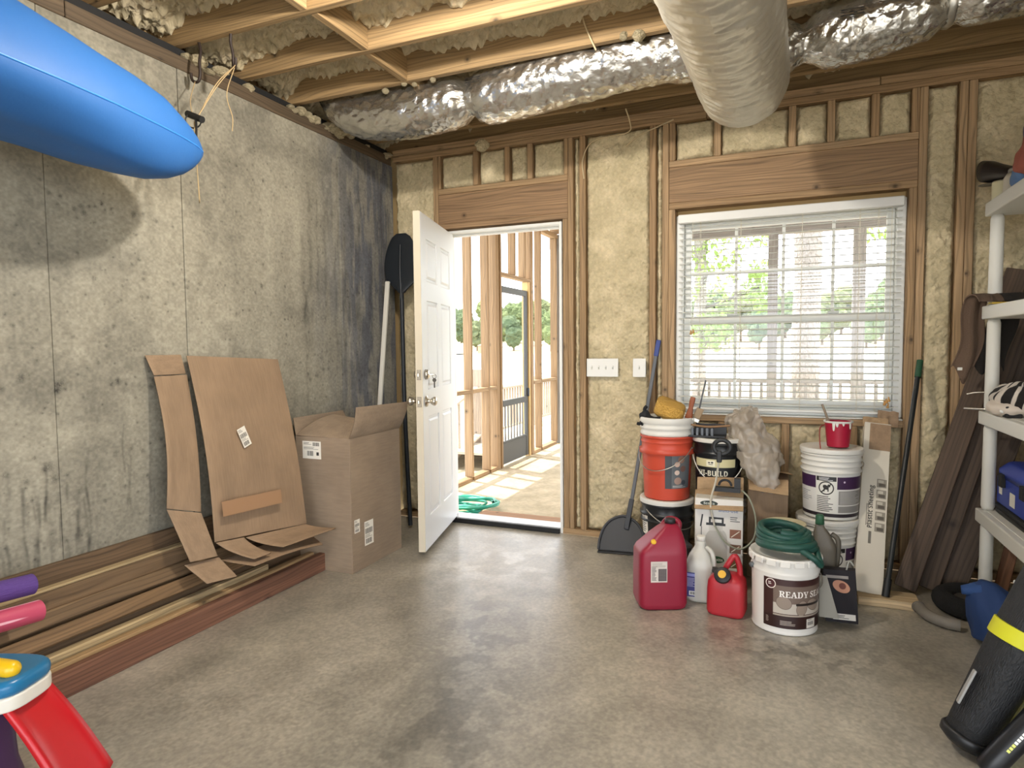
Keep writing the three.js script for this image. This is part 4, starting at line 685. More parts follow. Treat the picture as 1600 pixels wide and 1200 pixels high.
{ // right of the orange bucket: white pail, black pail, sprayer carton, sprayer parts, bags
  const w = thing('plastic_bucket', 'white ribbed pail on the floor under the black labelled pail', 'bucket', [2.325, 0, .29]); M('body', bucketBody(.12, .13, .41, [[.03, .008, .015], [.07, .008, .015], [.11, .008, .015]]), pailWhite, w); const wl = M('lid', lidGeo(.13, .024), plain(0x3b3d3c, .5), w); wl.position.y = .412;
  const b = thing('plastic_bucket', 'black pail with a cream HI-BUILD label and white lid, on the white ribbed pail', 'bucket', [2.31, .437, .3]); M('body', bucketBody(.118, .13, .285, [[.05, .01, .02]]), phy({ color: 0x15181c, roughness: .3 }), b); const bl = M('lid', lidGeo(.13, .022), pailWhite, b); bl.position.y = .287; M('handle', bail(.14, .24, .17, .15), pailWhite, b);
  const tx = canvasTex(512, 320, (g) => { g.fillStyle = '#16181b'; g.fillRect(0, 0, 512, 320); g.fillStyle = '#cfc79a'; g.fillRect(0, 0, 512, 90); g.fillStyle = '#e9e5cf'; g.fillRect(170, 14, 100, 66); g.fillStyle = '#23262a'; g.fillRect(190, 34, 26, 12); g.fillRect(226, 30, 24, 16); g.fillRect(196, 56, 50, 6); g.fillStyle = '#e6e2cd'; g.font = 'bold 82px sans-serif'; g.fillText('HI-BUILD', 60, 186); g.fillText('IN TILE', 60, 284); });
  const l = M('label', arcLabel(.121, .1265, .16, 1.9, -.1), std({ map: tx, roughness: .45 }), b); l.position.y = .118; l.userData.label = 'black label lettered HI-BUILD';
  const tr = thing('paint_tray', 'black and grey paint pad tray resting on the black pail against the orange bucket', 'paint tray', [2.255, .7465, .35]); const tm = plain(0x24262a, .5);
  M('tray_base', new RoundedBoxGeometry(.2, .012, .09, 2, .004).translate(0, .006, 0), tm, tr); const ba = M('tray_wall', new RoundedBoxGeometry(.2, .06, .008, 2, .003), tm, tr); ba.position.set(0, .04, -.04); for (let i = 0; i < 5; i++) { const r = M('tray_ridge', chamfer(.014, .042, .01, .003), plain(0x6a7078, .6), tr); r.position.set(-.075 + i * .026, .032, .04); } const rod = M('tray_rod', tube([V(-.12, .07, .0), V(.0, .06, .03), V(.12, .068, .01)], .006, 16, 8), plain(0x8a6a4a, .6), tr);
}
{ // printed sprayer carton
  const t = thing('sprayer_carton', 'white printed carton with a picture of a pump sprayer, opened at the top', 'box', [2.34, 0, .56]); t.rotation.y = .05; const w = .235, h = .47, d = .17;
  const front = canvasTex(512, 1024, (g, W, H) => {
    g.fillStyle = '#d9d6cf'; g.fillRect(0, 0, W, H); g.fillStyle = '#24302a'; g.beginPath(); g.ellipse(150, 50, 96, 30, 0, 0, 7); g.fill(); g.fillStyle = '#d8dcd4'; g.font = 'bold 40px serif'; g.textAlign = 'center'; g.fillText('Scotts', 150, 64); g.textAlign = 'left';
    g.fillStyle = '#7d8aa8'; g.font = 'bold 46px sans-serif'; g.fillText('Multi-Use', 250, 140); g.fillStyle = '#33363b'; lines(g, 380, 190, 110, 3, 22, 8);
    g.fillStyle = '#b9b6ae'; g.beginPath(); g.moveTo(110, 440); g.quadraticCurveTo(140, 350, 200, 340); g.lineTo(290, 340); g.quadraticCurveTo(340, 360, 350, 440); g.lineTo(350, 900); g.lineTo(110, 900); g.fill(); g.fillStyle = '#c9c6be'; g.fillRect(150, 300, 150, 60);
    g.strokeStyle = '#2a2c2f'; g.lineWidth = 22; g.strokeRect(160, 215, 140, 60); g.lineWidth = 28; g.beginPath(); g.moveTo(120, 285); g.lineTo(330, 285); g.stroke(); g.lineWidth = 16; g.beginPath(); g.moveTo(60, 320); g.lineTo(80, 180); g.stroke(); g.lineWidth = 8; g.beginPath(); g.moveTo(70, 320); g.quadraticCurveTo(60, 600, 120, 720); g.stroke();
    g.fillStyle = '#234a2d'; g.beginPath(); g.ellipse(236, 690, 84, 40, 0, 0, 7); g.fill(); g.fillStyle = '#e8e6da'; g.font = 'bold 46px serif'; g.textAlign = 'center'; g.fillText('Scotts', 236, 706); g.textAlign = 'left';
    for (const [y, c] of [[330, '#8a5c48'], [500, '#7a5a4a'], [670, '#6d5a36']]) { g.fillStyle = c; g.fillRect(376, y, 120, 100); g.strokeStyle = '#e0d8c8'; g.lineWidth = 10; g.beginPath(); g.moveTo(392, y + 88); g.lineTo(480, y + 16); g.stroke(); }
  });
  M('carton_body', new RoundedBoxGeometry(w, h, d, 1, .002).translate(0, h / 2, 0), plain(0xcfcbc0, .7), t); const f = M('printed_front', new THREE.PlaneGeometry(w - .004, h - .004), std({ map: front, roughness: .55 }), t); f.position.set(0, h / 2, d / 2 + .0008);
  M('top_flap', sheet(quad(V(-.125, h + .012, -.05), V(.118, h + .03, -.05), V(.118, h - .045, d / 2 + .035), V(-.118, h - .05, d / 2 + .03), 6, 8), .004), cardboardIn, t); M('top_flap', sheet(quad(V(-.118, h + .07, -d / 2 - .02), V(.118, h + .08, -d / 2 - .02), V(.118, h, -d / 2 + .003), V(-.118, h, -d / 2 + .003), 6, 8), .004), cardboardIn, t);
}
{
  const t = thing('sprayer_wand', 'black sprayer handle with a pale hose looping over the sprayer carton', 'sprayer', [2.33, .5, .6]); const bm = plain(0x1a1c1f, .5);
  M('wand_tube', tube([V(.01, .16, .02), V(.0, .07, .05), V(-.025, -.05, .06), V(-.005, -.16, .07)], .005, 30, 8), plain(0xb9b3a2, .5), t);
  M('hose', tube([V(-.005, -.16, .07), V(.05, -.24, .08), V(.12, -.27, .07), V(.18, -.22, .05), V(.19, -.12, .03), V(.155, -.02, .0), V(.12, .01, -.02)], .0045, 60, 8), plain(0x8e917e, .5), t);
  const fr = M('d_handle', new THREE.TorusGeometry(.036, .011, 10, 28).scale(1.1, 1, .8), bm, t); fr.position.set(.025, .235, .02); const tr = M('trigger_body', new RoundedBoxGeometry(.026, .06, .024, 2, .006), bm, t); tr.position.set(.012, .185, .02);
  M('pump_handle', mergeGeometries([new THREE.BoxGeometry(.13, .022, .04).toNonIndexed(), new THREE.BoxGeometry(.03, .06, .03).translate(.05, .03, 0).toNonIndexed()]), bm, t).position.set(.05, .012, -.01); M('pump_loop', new THREE.TorusGeometry(.03, .006, 8, 20, Math.PI).translate(.04, .03, -.01), bm, t);
}
{
  const t = thing('brown_carton', 'small brown carton with torn flaps behind the sprayer carton', 'box', [2.572, 0, .26]); M('carton_body', new RoundedBoxGeometry(.2, .54, .26, 1, .002).translate(0, .27, 0), cardboard, t); M('top_flap', sheet(quad(V(-.1, .6, .1), V(.12, .57, .12), V(.1, .54, -.1), V(-.1, .54, -.1), 6, 6), .004), cardboardIn, t); M('top_flap', sheet(quad(V(-.09, .5, .24), V(.1, .48, .23), V(.1, .54, .13), V(-.1, .54, .13), 6, 6), .004), cardboardIn, t);
  const p = thing('plastic_bag', 'crumpled dusty clear plastic bag heaped on the brown carton below the window', 'bag', [2.48, .58, .3]);
  const pm = phy({ color: 0xd2c8ba, roughness: .35, transmission: .6, thickness: 0, side: THREE.DoubleSide });
  const dense = (S, k) => { const R = []; for (let i = 0; i < S.length - 1; i++) for (let j = 0; j < k; j++) { const t = j / k, o = {}; for (const q of ['y', 'w', 'd', 'x', 'z']) o[q] = (S[i][q] ?? 0) * (1 - t) + (S[i + 1][q] ?? 0) * t; R.push(o); } R.push(S[S.length - 1]); return R; };
  M('bag_film', noisy(noisy(loft(dense([{ y: .02, w: .2, d: .14, x: .05 }, { y: .05, w: .26, d: .2, x: .03 }, { y: .14, w: .25, d: .2, x: .01 }, { y: .2, w: .2, d: .16, x: -.02 }, { y: .25, w: .2, d: .15, x: -.045 }, { y: .29, w: .19, d: .13, x: -.04 }, { y: .315, w: .12, d: .09, x: -.03 }, { y: .325, w: .04, d: .04, x: -.03 }], 5), 96), .03, 11), .014, 34, 5), pm, p);
  M('bag_skirt', noisy(loft(dense([{ y: -.1, w: .05, d: .03, x: .1, z: .15 }, { y: -.05, w: .14, d: .06, x: .08, z: .14 }, { y: .02, w: .18, d: .09, x: .05, z: .12 }, { y: .1, w: .2, d: .12, x: .03, z: .06 }], 5), 64, false), .016, 26, 4), pm, p);
}
{ // fuel cans and jug
  const t = thing('fuel_can', 'large dark red plastic fuel can with a sloped shoulder and white sticker', 'fuel can', [2.095, 0, .93]); t.rotation.y = .42; const red = phy({ color: 0x8a1530, roughness: .45 });
  const S = [[0, .2, .17, 0], [.008, .222, .19, 0], [.03, .235, .2, 0], [.16, .235, .2, 0], [.262, .232, .197, 0], [.285, .22, .185, .006], [.31, .19, .165, .018], [.345, .145, .135, .032], [.375, .1, .1, .045], [.39, .07, .075, .05], [.397, .045, .05, .05]].map(([y, w, d, x]) => ({ y, w, d, x, e: 5.5 }));
  M('can_body', loft(S, 64), red, t); const vc = M('vent_cap', lathe([[0, .0], [.014, 0], [.014, .012], [.01, .016], [0, .016]], 20), plain(0xe0b030, .5), t); vc.position.set(-.045, .318, .06); vc.rotation.x = .8;
  M('spout_cap', lathe([[0, 0], [.026, 0], [.026, .02], [.02, .024], [0, .024]], 28), plain(0x2a2a2c, .5), t).position.set(.05, .395, 0); M('grip', tube([V(.09, .33, -.02), V(.1, .39, -.03), V(.06, .4, -.06), V(.02, .35, -.07)], .014, 24, 10), red, t);
  const tx = canvasTex(200, 256, (g) => { g.fillStyle = '#cfc6bd'; g.fillRect(0, 0, 200, 256); g.fillStyle = '#4a4344'; g.fillRect(92, 90, 100, 150); g.fillStyle = '#7d7370'; for (let i = 0; i < 8; i++) g.fillRect(100, 100 + i * 17, 84, 6); g.fillStyle = '#3d3638'; lines(g, 12, 60, 66, 12, 15, 7); g.fillStyle = '#a89f94'; lines(g, 16, 20, 170, 4, 14, 7); });
  const l = M('sticker', new THREE.PlaneGeometry(.078, .1), std({ map: tx, roughness: .5 }), t); l.position.set(-.028, .19, .1008);
  const s = thing('fuel_can', 'small red plastic fuel can with a black and yellow spout cap', 'fuel can', [2.408, 0, .925]); s.rotation.y = -.12; const red2 = phy({ color: 0xa8222c, roughness: .45 });
  M('can_body', loft([[0, .145, .12], [.006, .16, .135], [.02, .17, .145], [.12, .168, .143], [.158, .16, .135], [.175, .14, .115], [.188, .1, .08], [.194, .06, .05]].map(([y, w, d]) => ({ y, w, d, e: 5 })), 56), red2, s);
  M('grip', tube([V(.055, .17, -.02), V(.05, .225, -.02), V(.03, .27, -.015), V(.005, .235, -.005), V(-.02, .185, .0)], .0135, 30, 10), red2, s);
  const c = M('spout_cap', lathe([[0, .0], [.036, 0], [.038, .018], [.034, .03], [0, .03]], 28), plain(0x17181b, .45), s); c.position.set(-.01, .185, .045); c.rotation.x = .95; const y = M('cap_disc', new THREE.CylinderGeometry(.018, .018, .004, 24), plain(0xd8a628, .5), c); y.position.set(.0, .031, .0); M('spout_knob', new THREE.CylinderGeometry(.014, .016, .02, 16), plain(0x3a3634, .6), s).position.set(-.055, .195, 0);
  const j = thing('gallon_jug', 'white translucent gallon jug with a blue label between the two red fuel cans', 'jug', [2.275, 0, .8]); const jm = phy({ color: 0xd9d8cf, roughness: .35, transmission: .25, thickness: 0 });
  M('jug_body', loft([[0, .11], [.006, .13], [.02, .14], [.16, .14], [.185, .138], [.22, .115], [.255, .07], [.275, .046], [.292, .044]].map(([y, w]) => ({ y, w, d: w, e: y < .2 ? 3.2 : 2.4 })), 48), jm, j); M('screw_cap', lathe([[0, .026], [.02, .026], [.022, .023], [.022, 0], [0, 0]], 28), plain(0xe6e3d8, .5), j).position.y = .291; M('grip', tube([V(.03, .27, .03), V(.055, .255, .05), V(.068, .2, .055), V(.066, .16, .05)], .011, 20, 10), jm, j);
  const jl = canvasTex(160, 256, (g) => { g.fillStyle = '#3c3f7c'; g.fillRect(0, 0, 160, 256); g.fillStyle = '#b9bcd6'; lines(g, 14, 60, 120, 7, 14, 5); g.fillStyle = '#e6e6e2'; g.fillRect(40, 196, 86, 46); g.fillStyle = '#222'; bars(g, 50, 204, 66, 30); g.fillStyle = '#8b92c8'; g.fillRect(10, 12, 130, 30); }); const q = M('label', new THREE.PlaneGeometry(.07, .12), std({ map: jl, roughness: .5 }), j); q.position.set(-.03, .09, .0695); q.rotation.y = -.0;
  const d = thing('plastic_crate', 'dark grey tilted plastic container between the fuel can and the black bucket', 'container', [2.132, .0, .57]); const db = M('container_body', new RoundedBoxGeometry(.11, .16, .1, 3, .008).translate(0, .08, 0), plain(0x2b2b2b, .6), d); db.scale.y = 1.15; M('container_lid', new RoundedBoxGeometry(.12, .02, .11, 2, .006).translate(0, .19, 0), plain(0x38383a, .5), d); d.rotation.y = .5;
}
{ // deck-stain pail with coiled green hose
  const t = thing('metal_pail', 'white pail with a brown READY SEAL label, standing at the front of the bucket group', 'bucket', [2.655, 0, .955]); const en = phy({ color: 0xe0ddd6, roughness: .35 });
  M('body', lathe([[0, .008], [.13, .008], [.133, 0], [.137, .004], [.137, .014], [.135, .018], [.139, .25], [.143, .262], [.143, .27], [.14, .275], [.141, .315], [.149, .318], [.149, .33], [.144, .334], [.14, .332], [.132, .02], [0, .02]], 64), en, t);
  for (let i = 0; i < 16; i++) { const a = i / 16 * Math.PI * 2, m = M('lid_lug', chamfer(.042, .026, .006, .002), en, t); m.position.set(Math.sin(a) * .149, .316, Math.cos(a) * .149); m.rotation.y = a; }
  M('lid', lathe([[0, .322], [.125, .322], [.132, .334], [.147, .336]], 56), en, t); M('handle', bail(.152, .27, .16, 2.75), steel, t); for (const s of [-1, 1]) { const e = M('handle_ear', new THREE.SphereGeometry(.013, 16, 12), plain(0x55585a, .5), t); e.position.set(s * .145 * Math.cos(.35), .27, -s * .145 * Math.sin(.35)); }
  const tx = canvasTex(1024, 700, (g, W, H) => {
    g.fillStyle = '#3a1f1d'; g.fillRect(0, 0, W, H); g.fillStyle = '#6b5a50'; g.fillRect(150, 90, W - 150, 330); g.fillStyle = '#7d6d62'; for (let i = 0; i < 26; i++) g.fillRect(150, 96 + i * 12, W - 150, 3);
    g.fillStyle = '#b9b0a4'; g.fillRect(150, 340, W - 150, 150); g.fillStyle = '#8f8073'; for (const [x, y, a, b] of [[300, 330, 110, 90], [560, 400, 80, 110], [760, 360, 120, 80]]) { g.beginPath(); g.ellipse(x, y, a, b, .3, 0, 7); g.fill(); g.strokeStyle = '#5a4a40'; g.lineWidth = 6; g.stroke(); }
    g.fillStyle = '#1f1715'; g.fillRect(470, 330, 460, 34); g.fillStyle = '#a69a8c'; g.fillRect(150, 500, W - 150, 22); g.fillStyle = '#2c1513'; g.fillRect(0, 522, W, 178);
    g.fillStyle = '#f0ece4'; g.font = 'bold 120px serif'; g.fillText('READY SEAL', 230, 250); g.fillStyle = '#efe9e0'; g.beginPath(); g.ellipse(110, 80, 76, 70, 0, 0, 7); g.fill(); g.fillStyle = '#4a2428'; g.beginPath(); g.ellipse(110, 80, 64, 58, 0, 0, 7); g.fill(); g.fillStyle = '#f0ece4'; g.font = 'bold 36px sans-serif'; g.textAlign = 'center'; lines(g, 74, 58, 70, 2, 24, 11); g.textAlign = 'left';
    g.fillStyle = '#d8d2c8'; g.fillRect(640, 560, 170, 130); g.fillStyle = '#3a3633'; bars(g, 660, 600, 120, 50); lines(g, 660, 570, 120, 2, 10, 4); g.fillStyle = '#b5aba0'; lines(g, 250, 590, 220, 4, 18, 7); lines(g, 40, 560, 50, 5, 18, 6);
  });
  const l = M('label', arcLabel(.1365, .1388, .215, 2.15, .42), std({ map: tx, roughness: .4 }), t); l.position.y = .14; l.userData.label = 'brown wrap-around label lettered READY SEAL';
  const h = thing('hose_coil', 'dark green hose coiled in a heap on top of the READY SEAL pail', 'hose', [2.655, .342, .95]); const hm = phy({ color: 0x1d4a40, roughness: .5 }), pts = []; seed = 131;
  for (let k = 0; k <= 150; k++) { const a = k / 24 * Math.PI * 2, r = .125 - .012 * Math.floor(k / 48) - .018 * Math.abs(Math.sin(k * .11)), y = .016 + .078 * k / 150 + .012 * Math.sin(a + k * .03); pts.push(V(Math.cos(a) * r + (k > 100 ? -.02 : .0), y, Math.sin(a) * r * .95)); }
  M('hose_loops', tube(pts, .0145, 300, 10), hm, h); M('hose_tail', tube([pts[0], V(.13, .0, .06), V(.14, -.03, .09), V(.115, -.0, .115), V(.06, .03, .1)], .0135, 30, 10), hm, h);
}
{ // purple-labelled pails
  const tx = canvasTex(1024, 512, (g, W, H) => {
    g.fillStyle = '#d9d7d1'; g.fillRect(0, 0, W, H); g.fillStyle = '#3c2145'; g.fillRect(0, 20, W, 150); g.fillStyle = '#2a2228'; g.fillRect(0, 470, W, 42); g.fillStyle = '#dcdad2'; g.fillRect(300, 14, 260, 450); g.fillStyle = '#222'; g.fillRect(310, 20, 240, 54); g.fillStyle = '#ddd'; lines(g, 340, 32, 180, 3, 13, 6);
    g.strokeStyle = '#26221f'; g.lineWidth = 14; g.beginPath(); g.ellipse(430, 160, 86, 76, 0, 0, 7); g.stroke(); g.fillStyle = '#26221f'; g.beginPath(); g.ellipse(425, 150, 38, 26, .5, 0, 7); g.fill(); g.beginPath(); g.ellipse(462, 130, 18, 18, 0, 0, 7); g.fill(); g.fillRect(398, 168, 14, 34); g.fillRect(446, 168, 14, 34); g.beginPath(); g.moveTo(370, 215); g.lineTo(490, 105); g.stroke();
    g.fillStyle = '#35302c'; lines(g, 315, 260, 230, 9, 22, 9); g.fillStyle = '#8d8a86'; g.fillRect(580, 190, W - 580, 170); g.fillRect(580, 375, W - 580, 80); g.fillStyle = '#c9c6c0'; lines(g, 600, 205, 380, 9, 17, 5); g.fillStyle = '#8a8a90'; lines(g, 30, 220, 220, 6, 22, 8); g.fillStyle = '#cfc0d4'; g.beginPath(); g.ellipse(650, 80, 12, 12, 0, 0, 7); g.fill();
  });
  const mk = (label, p, turn) => { const t = thing('compound_pail', label, 'bucket', p); t.rotation.y = turn; M('body', bucketBody(.128, .14, .335, [[.028, .006, .012], [.055, .006, .012], [.085, .008, .014]]), pailWhite, t); const l = M('lid', lidGeo(.14, .024), pailWhite, t); l.position.y = .3375; const a = M('label', arcLabel(.1295, .137, .215, 2.9, 0), std({ map: tx, roughness: .45 }), t); a.position.y = .125; M('handle', bail(.152, .27, -.02, 2.6), steel, t); return t; };
  mk('white pail with a purple printed label, lower of the stacked pair by the window', [2.86, 0, .34], .5); mk('white pail with a purple printed label, upper of the stacked pair carrying the red cup', [2.875, .3625, .33], .02);
  const c = thing('plastic_cup', 'red cup with white paint drips on the stacked white pails', 'cup', [2.905, .726, .34]); M('cup_body', lathe([[0, .004], [.048, .004], [.05, 0], [.052, .004], [.064, .125], [.068, .128], [.066, .132], [.061, .128], [.05, .01], [0, .01]], 40), phy({ color: 0xa31233, roughness: .4 }), c); M('paint_rim', lathe([[.06, .122], [.0695, .127], [.0695, .135], [.06, .134]], 40), whiteDull, c);
  for (const [a, l] of [[-.4, .04], [-.15, .02], [.9, .03], [.3, .014]]) { const dr = M('paint_drip', loft([{ y: -l, w: .004, d: .003 }, { y: -l + .006, w: .01, d: .005 }, { y: 0, w: .016, d: .006 }], 12), whiteDull, c); dr.position.set(Math.sin(a) * .0655, .126, Math.cos(a) * .0655); dr.rotation.y = a; }
  const b = thing('paint_brush', 'thin paint brush leaning out of the red cup', 'brush', [2.9, .74, .33]); M('handle', tube([V(.0, .0, .02), V(-.035, .1, .0), V(-.07, .2, -.02)], .006, 12, 8), plain(0x8a7a68, .6), b); M('cord', tube([V(-.06, .1, .04), V(-.08, .09, .06), V(-.085, .03, .09), V(-.075, -.06, .125)], .003, 20, 6), plain(0x8c3a30, .6), b);
}
{ // small can, bottle and box beside the green hose
  const p = thing('paint_can', 'dark green can with a pale paint-stained lid behind the coiled green hose', 'can', [2.655, 0, .62]); M('can_body', lathe([[0, 0], [.09, 0], [.094, .006], [.094, .36], [.09, .366], [0, .366]], 48), plain(0x1e3a34, .5), p); M('lid', lathe([[.096, .36], [.1, .364], [.1, .374], [.092, .376], [.088, .372], [0, .372]], 48), plain(0xd8cfae, .5), p); M('paint_stain', noisy(new THREE.CylinderGeometry(.05, .055, .004, 30).scale(1, 1, .4), .004, 30), plain(0x9c8a58, .7), p).position.set(0, .3735, 0);
  const b = thing('oil_bottle', 'grey plastic oil bottle with a green cap behind the READY SEAL pail', 'bottle', [2.825, 0, .74]); const om = plain(0x5c564b, .5);
  M('bottle_body', loft([[0, .09, 0], [.006, .105, 0], [.3, .105, 0], [.32, .1, 0], [.37, .07, -.012], [.4, .04, -.02], [.415, .034, -.02]].map(([y, w, x]) => ({ y, w, d: w * .75, x, e: 3.5 })), 40), om, b); M('bottle_cap', lathe([[0, .045], [.013, .045], [.018, .038], [.02, 0], [0, 0]], 24), plain(0x2f5a40, .5), b).position.set(-.02, .414, 0); M('grip', tube([V(.03, .37, 0), V(.055, .35, 0), V(.058, .28, 0), V(.05, .2, 0)], .012, 20, 10), om, b);
  const tx = canvasTex(256, 384, (g) => { g.fillStyle = '#1d1a1f'; g.fillRect(0, 0, 256, 384); g.fillStyle = '#b5846c'; g.beginPath(); g.ellipse(140, 120, 70, 44, .3, 0, 7); g.fill(); g.fillStyle = '#6d4038'; g.beginPath(); g.ellipse(150, 116, 28, 24, 0, 0, 7); g.fill(); g.fillStyle = '#8a8580'; g.fillRect(20, 40, 180, 22); g.fillStyle = '#d6d2ca'; g.fillRect(60, 320, 180, 44); g.fillStyle = '#333'; lines(g, 74, 330, 120, 3, 10, 4); });
  const k = thing('small_carton', 'small dark printed carton lying against the READY SEAL pail', 'box', [2.895, .014, .865]); k.rotation.set(-.12, -.1, .06); M('carton_body', new RoundedBoxGeometry(.13, .23, .07, 1, .002).translate(0, .115, 0), plain(0x221e25, .8), k); const f = M('printed_front', new THREE.PlaneGeometry(.128, .228), std({ map: tx, roughness: .85 }), k); f.position.set(0, .115, .0358);
  M('strap', tube([V(.03, .23, .02), V(.045, .27, .02), V(.06, .25, .02)], .004, 12, 6), plain(0x9a9a92, .5), k); M('torn_flap', sheet(quad(V(-.08, .2, .03), V(-.05, .2, .04), V(-.01, .02, .055), V(-.09, .02, .05), 6, 4), .002), plain(0x9b978c, .7), k);
}

// ---------------------------------------------------------------- right side: long carton, broom, leaning planks, pipe
{
  seed = 141;
  const pk = board('wood_block', scene, [2.985, 3.245], [0, .04], [.46, .6], [wood(.62, .5, .33)]); tag(pk, 'flat pale wood offcut on the floor under the long white carton', 'board');
  const t = thing('long_carton', 'tall narrow white carton lettered Plastic Sheeting, leaning on the wall below the window', 'box', [3.035, .042, .54]); t.rotation.set(-.5, 0, -.1, 'ZXY');
  const w = .125, h = .9, d = .07, tx = canvasTex(192, 1382, (g, W, H) => {
    g.fillStyle = '#cfc8b8'; g.fillRect(0, 0, W, H); g.fillStyle = '#2c2a27'; g.save(); g.translate(92, 830); g.rotate(-Math.PI / 2); g.font = 'bold 46px sans-serif'; g.fillText('Plastic Sheeting', -60, 0); g.fillStyle = '#6a655c'; lines(g, -40, -44, 300, 2, 12, 5); g.fillRect(-180, -20, 96, 20); g.restore();
    for (let i = 0; i < 5; i++) { const y = 480 + i * 90; g.fillStyle = '#8e877a'; g.fillRect(112, y, 70, 70); g.fillStyle = '#bdb6a6'; g.fillRect(120, y + 8, 40, 24); g.fillStyle = '#5a544a'; g.fillRect(128, y + 36, 46, 26); } });
  M('carton_body', new RoundedBoxGeometry(w, h, d, 1, .002).translate(0, h / 2, -d / 2), plain(0xc8c0af, .75), t); const f = M('printed_front', new THREE.PlaneGeometry(w - .003, h - .003), std({ map: tx, roughness: .65 }), t); f.position.set(0, h / 2, .0008);
  const br = M('brown_patch', new THREE.PlaneGeometry(.098, .15), cardboard, t); br.position.set(.0128, h - .08, .0016); M('torn_flap', noisy(new THREE.PlaneGeometry(.12, .06, 14, 6), .012, 30), cardboardIn, t).position.set(-.01, h + .01, -.02); M('torn_flap', noisy(new THREE.PlaneGeometry(.1, .09, 12, 8), .02, 22, 3), cardboard, t).position.set(.05, h + .045, -.03);
  const b = thing('broom_handle', 'long black pole with a green grip leaning right of the window', 'pole', [3.105, .041, .56]); const A = V(0, 0, 0), B = V(.2, 1.1, -.5);
  M('pole', tube([A, A.clone().lerp(B, .5), B], .0125, 20, 14), plain(0x14181a, .4), b); M('grip', tube([B.clone().lerp(A, .06), B, B.clone().lerp(A, -.02)], .0155, 8, 14), plain(0x1f4a30, .6), b); const ca = M('end_socket', tube([A.clone().lerp(B, -.0), A.clone().lerp(B, .03), A.clone().lerp(B, .07)], .0175, 8, 14), plain(0x101214, .5), b);
  const dk = [wood(.09, .064, .048), wood(.115, .08, .058), wood(.08, .058, .045)];
  const pl = (l, a, b, wd, m, r = 0) => tag(beam('leaning_plank', scene, V(...a), V(...b), wd, .025, [m], r), l, 'plank');
  pl('dark brown plank leaning right, the frontmost against the wall behind the shelf', [3.22, .02, .34], [3.72, 1.62, .055], .1, dk[1], -.3); pl('dark weathered plank behind the frontmost leaning plank', [3.32, .02, .3], [3.84, 1.75, .035], .1, dk[0], -.3); pl('darkest plank leaning behind the shelf post', [3.42, .02, .3], [3.95, 1.7, .04], .12, dk[2], -.3);
  pl('reddish thin plank leaning behind the shelves', [3.66, .02, .18], [4.05, 2.0, .03], .06, wood(.28, .14, .08), -.3); pl('pale thin lath leaning behind the toolbox', [3.78, .02, .2], [4.12, 1.9, .03], .03, wood(.5, .38, .25), -.3);
  const pp = thing('grey_pipe', 'curved grey plastic pipe lying on the floor below the shelf', 'pipe', [0, .026, 0]); M('pipe_body', tube([V(3.235, 0, .6), V(3.26, 0, .7), V(3.32, 0, .755), V(3.35, 0, .762), V(3.36, 0, .763)], .025, 50, 14), plain(0x756f66, .6), pp); M('pipe_end', new THREE.TorusGeometry(.025, .004, 8, 20), plain(0x5a554d, .6), pp).position.set(3.235, 0, .6);
  const tire = thing('cart_tire', 'dark rubber tire lying under the shelf behind the grey pipe', 'tire', [3.48, .045, .5]); M('tread', new THREE.TorusGeometry(.13, .045, 16, 40).rotateX(Math.PI / 2), plain(0x1b1a19, .9, { bumpMap: rep(foamBump, 20, 3), bumpScale: .01 }), tire); M('wheel_hub', new THREE.CylinderGeometry(.086, .086, .03, 30), plain(0x3a3734, .7), tire);
}
// ---------------------------------------------------------------- plastic shelf unit and its load
const SX = 3.5, SZ = .35, SL = 1.23, SD = .46;
{
  const t = thing('plastic_shelf', 'grey-white plastic shelf unit with round posts at the right edge', 'shelf', [SX, 0, SZ]); const pm = phy({ color: 0xd3d2ca, roughness: .5 });
  for (const y of [1.845, 1.365, .87, .4]) { const s = M('shelf_board', new RoundedBoxGeometry(SD, .062, SL, 2, .006).translate(SD / 2, .031, SL / 2), pm, t); s.position.y = y; const tp = M('shelf_lip', new RoundedBoxGeometry(SD - .06, .012, SL - .06, 1, .003).translate(SD / 2, .0, SL / 2), pm, s); tp.position.y = .058; }
  for (const [a, b] of [[0, .4], [.462, .87], [.932, 1.365], [1.427, 1.845]]) for (const x of [.04, SD - .04]) for (const z of [.04, SL - .04]) M('post', lathe([[0, 0], [.022, 0], [.028, .02], [.0265, b - a - .02], [.022, b - a], [0, b - a]], 28), pm, t).position.set(x, a, z);
}
